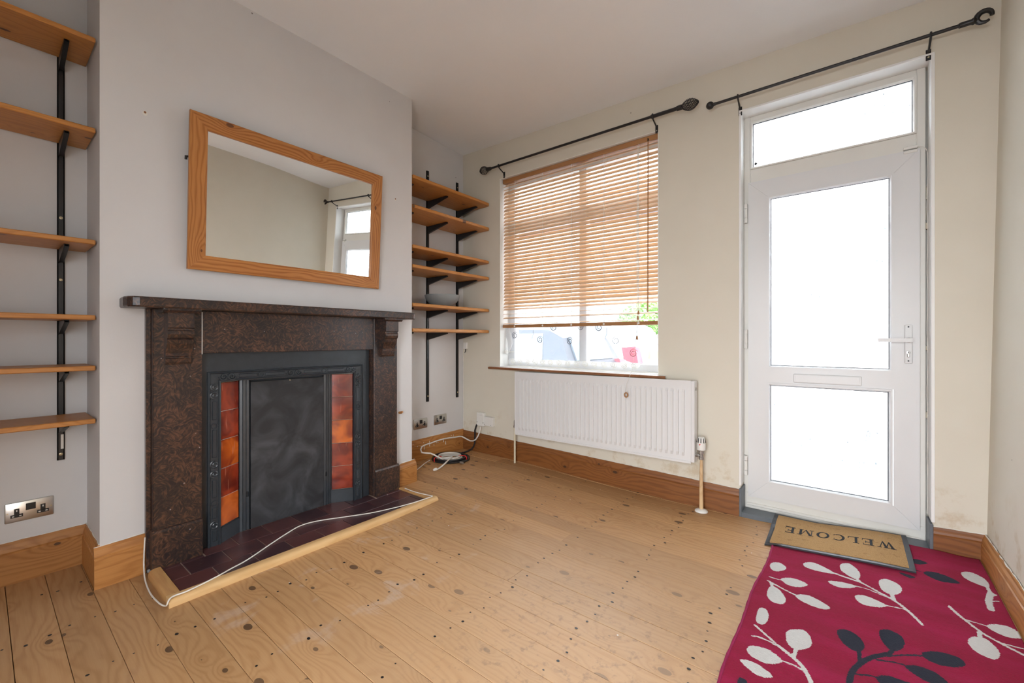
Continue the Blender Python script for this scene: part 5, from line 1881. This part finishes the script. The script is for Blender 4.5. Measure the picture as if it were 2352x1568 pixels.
def car(name, x_rear, d, y0, y1, mat, label, tall=1.0):
    """hatchback; x_rear: x of tail, d: +1 if the nose points to -x"""
    g0 = -0.2
    X = lambda u: x_rear - d * u          # u measured from the tail forward
    t = thing(name, (X(2.0), (y0 + y1) / 2, g0), label, 'car', 'cars parked in the street')
    side = [(0.05, 0.28), (0.0, 0.42), (0.02, 0.75), (0.10, 0.98), (0.45, 1.02), (2.9, 1.0), (3.7, 0.86), (4.0, 0.70), (4.08, 0.45), (4.0, 0.26), (3.65, 0.22), (3.55, 0.45), (3.3, 0.58), (3.0, 0.45), (2.9, 0.22), (1.2, 0.22), (1.1, 0.45), (0.82, 0.58), (0.55, 0.45), (0.45, 0.24)]
    m_ = MB()
    rings = []
    for y, k_ in ((y0 + 0.03, 0.97), (y0, 1.0), (y1, 1.0), (y1 - 0.03, 0.97)):
        rings.append([(X(2.0 + (u - 2.0) * k_), y, g0 + z) for u, z in side])
    m_.loft(rings)
    obj('body', m_, mat, t)
    cab = [(0.12, 0.98), (0.30, 1.34), (0.55, 1.45), (1.9, 1.47), (2.25, 1.42), (3.0, 0.99)]
    m_ = MB()
    rings = []
    for y, zz_ in ((y0 + 0.04, 0), (y0 + 0.20, 1), (y1 - 0.20, 1), (y1 - 0.04, 0)):
        rings.append([(X(u), y, g0 + (z if zz_ or z < 1.0 else z)) for u, z in cab])
    top = [(X(u), g0 + z) for u, z in cab]
    rings = [[(x, y0 + 0.03 + 0.17 * max(0, (z - g0 - 0.99) / 0.48), z) for x, z in top], [(x, y1 - 0.03 - 0.17 * max(0, (z - g0 - 0.99) / 0.48), z) for x, z in top]]
    m_.loft(rings)
    obj('cabin', m_, mat, t)
    for yy, sg in ((y0, -1), (y1, 1)):
        for ua, ub in ((0.50, 1.32), (1.40, 2.55)):
            zt_ = 1.40
            q = [(ua + 0.05, 1.04), (ub if ub < 2 else 2.75, 1.03), (ub if ub < 2 else 2.18, zt_), (ua + (0.12 if ua < 1 else 0), zt_)]
            yf = lambda z: yy - sg * (0.03 + 0.17 * (z - 0.99) / 0.48) + sg * 0.006
            mb = MB().loft([[(X(u), yf(z), g0 + z) for u, z in q], [(X(u), yf(z) - sg * 0.02, g0 + z) for u, z in q]])
            obj('side_window', mb, M['car_glass'], t)
    mb = MB()
    mb.loft([[(X(0.150), y0 + 0.25, g0 + 1.03), (X(0.150), y1 - 0.25, g0 + 1.03), (X(0.300), y1 - 0.30, g0 + 1.36), (X(0.300), y0 + 0.30, g0 + 1.36)],
             [(X(0.125), y0 + 0.25, g0 + 1.03), (X(0.125), y1 - 0.25, g0 + 1.03), (X(0.28), y1 - 0.30, g0 + 1.36), (X(0.28), y0 + 0.30, g0 + 1.36)]])
    obj('rear_window', mb, M['car_glass'], t)
    for ya, yb in ((y0 - 0.012, y0 + 0.22), (y1 - 0.22, y1 + 0.012)):
        mb = MB().loft([[(X(-0.015), ya, g0 + 0.72), (X(-0.015), yb, g0 + 0.74), (X(0.05), yb, g0 + 0.99), (X(0.05), ya, g0 + 1.02)],
                        [(X(0.28), ya, g0 + 0.80), (X(0.28), yb, g0 + 0.80), (X(0.28), yb, g0 + 0.99), (X(0.32), ya, g0 + 1.00)]])
        obj('tail_light', mb, M['tail'], t)
    yc = (y0 + y1) / 2
    obj('number_plate', MB().box(X(-0.02), X(0.02), yc - 0.26, yc + 0.26, g0 + 0.80, g0 + 0.92), M['plate'], t)
    for u in (0.82, 3.3):
        for yy in (y0 + 0.02, y1 - 0.20):
            mb = MB().lathe([(0.18, 0.0), (0.29, 0.0), (0.31, 0.03), (0.31, 0.15), (0.29, 0.18), (0.18, 0.18)], (X(u), yy, g0 + 0.31), 'y', 20)
            w_ = obj('wheel', mb, M['tyre'], t)
            obj('hub', MB().lathe([(0.0, 0.01), (0.19, 0.015), (0.19, 0.165), (0.0, 0.17)], (X(u), yy, g0 + 0.31), 'y', 16), M['steel'], w_)
    t.scale = (1, 1, tall)
    return t


car('parked_car', -2.72, 1, 4.75, 6.4, M['car_dark'], 'dark blue hatchback parked close outside the window')
car('parked_car', -3.08, 1, 7.7, 9.4, M['car_white'], 'white hatchback with red tail light parked across the street', 1.16)

# far houses
M['render'] = plain('pale_pink_render', (0.74, 0.65, 0.61), 0.85, var=0.08, scale=3)
M['brick'] = plain('pale_red_brick', (0.72, 0.56, 0.50), 0.85, var=0.2, scale=14)
M['cream_render'] = plain('cream_render', (0.72, 0.68, 0.60), 0.85, var=0.06, scale=3)
M['slate'] = plain('slate_roof', (0.12, 0.12, 0.14), 0.8, var=0.2)
M['dark_pane'] = plain('window_pane_with_nets', (0.42, 0.44, 0.47), 0.1)
M['door_blue'] = plain('blue_door_paint', (0.30, 0.36, 0.46), 0.4)
wl = [('pale pink rendered', 'render'), ('pale red brick', 'brick'), ('cream rendered', 'cream_render')]
for i in range(6):
    xa = -17.5 + 4.2 * i
    nm, mt = wl[i % 3]
    pos_ = 'in the nearer half of the row' if i > 2 else 'in the farther half of the row'
    h = thing('terraced_house', (xa + 2.1, 13.0, -0.1), '%s terraced house across the street, %s' % (nm, pos_), 'house', 'terraced houses across the street')
    obj('facade', MB().box(xa, xa + 4.2, 13.0, 13.4, -0.1, 5.2), M[mt], h)
    for (a, b, c, d_) in ((0.5, 2.0, 0.75, 2.1), (0.5, 1.7, 3.1, 4.5), (2.5, 3.7, 3.1, 4.5)):
        f_ = obj('window', MB().box(xa + a, xa + b, 12.96, 13.0, c, d_), M['white'], h)
        mid_ = (a + b) / 2
        for p0, p1 in ((a + 0.08, mid_ - 0.04), (mid_ + 0.04, b - 0.08)):
            obj('pane', MB().box(xa + p0, xa + p1, 12.945, 12.965, c + 0.08, d_ - 0.08), M['dark_pane'], f_)
    obj('door', MB().box(xa + 2.7, xa + 3.6, 12.95, 13.0, -0.1, 2.1), M['door_blue'], h)
    obj('roof', MB().prism([(12.7, 5.2), (17.0, 7.6), (17.0, 7.4), (13.4, 5.0), (12.7, 5.05)], 'x', xa, xa + 4.2), M['slate'], h)

# bush by the far pavement
random.seed(8)
t = NT('bush_leaves')
v, r_ = t.objv()
M['leaf'] = t.fin(t.mix(t.noise(v, 30.0, 2.0), (0.06, 0.16, 0.03), (0.22, 0.40, 0.10)), 0.6)
bu = thing('bush', (-4.35, 11.4, -0.1), 'leafy green bush on the far pavement', 'bush')
m = MB()
for i in range(900):
    a, b = random.uniform(0, 2 * PI), math.acos(random.uniform(-0.6, 1))
    rr = 0.75 * random.uniform(0.75, 1.0)
    c = Vector((-4.35 + rr * math.sin(b) * math.cos(a), 11.4 + rr * math.sin(b) * math.sin(a), 1.55 + 0.8 * rr * math.cos(b)))
    u = Vector((random.uniform(-1, 1), random.uniform(-1, 1), random.uniform(-1, 1))).normalized() * 0.09
    w = u.orthogonal().normalized() * 0.035
    m.add([c - u, c + w, c + u, c - w], [(0, 1, 2, 3)])
obj('foliage', m, M['leaf'], bu, kind='stuff')
obj('stem', MB().tube([(-4.35, 11.4, -0.1), (-4.33, 11.4, 0.4), (-4.36, 11.4, 1.5)], [0.05, 0.04, 0.03], 8), M['sill_edge'], bu)
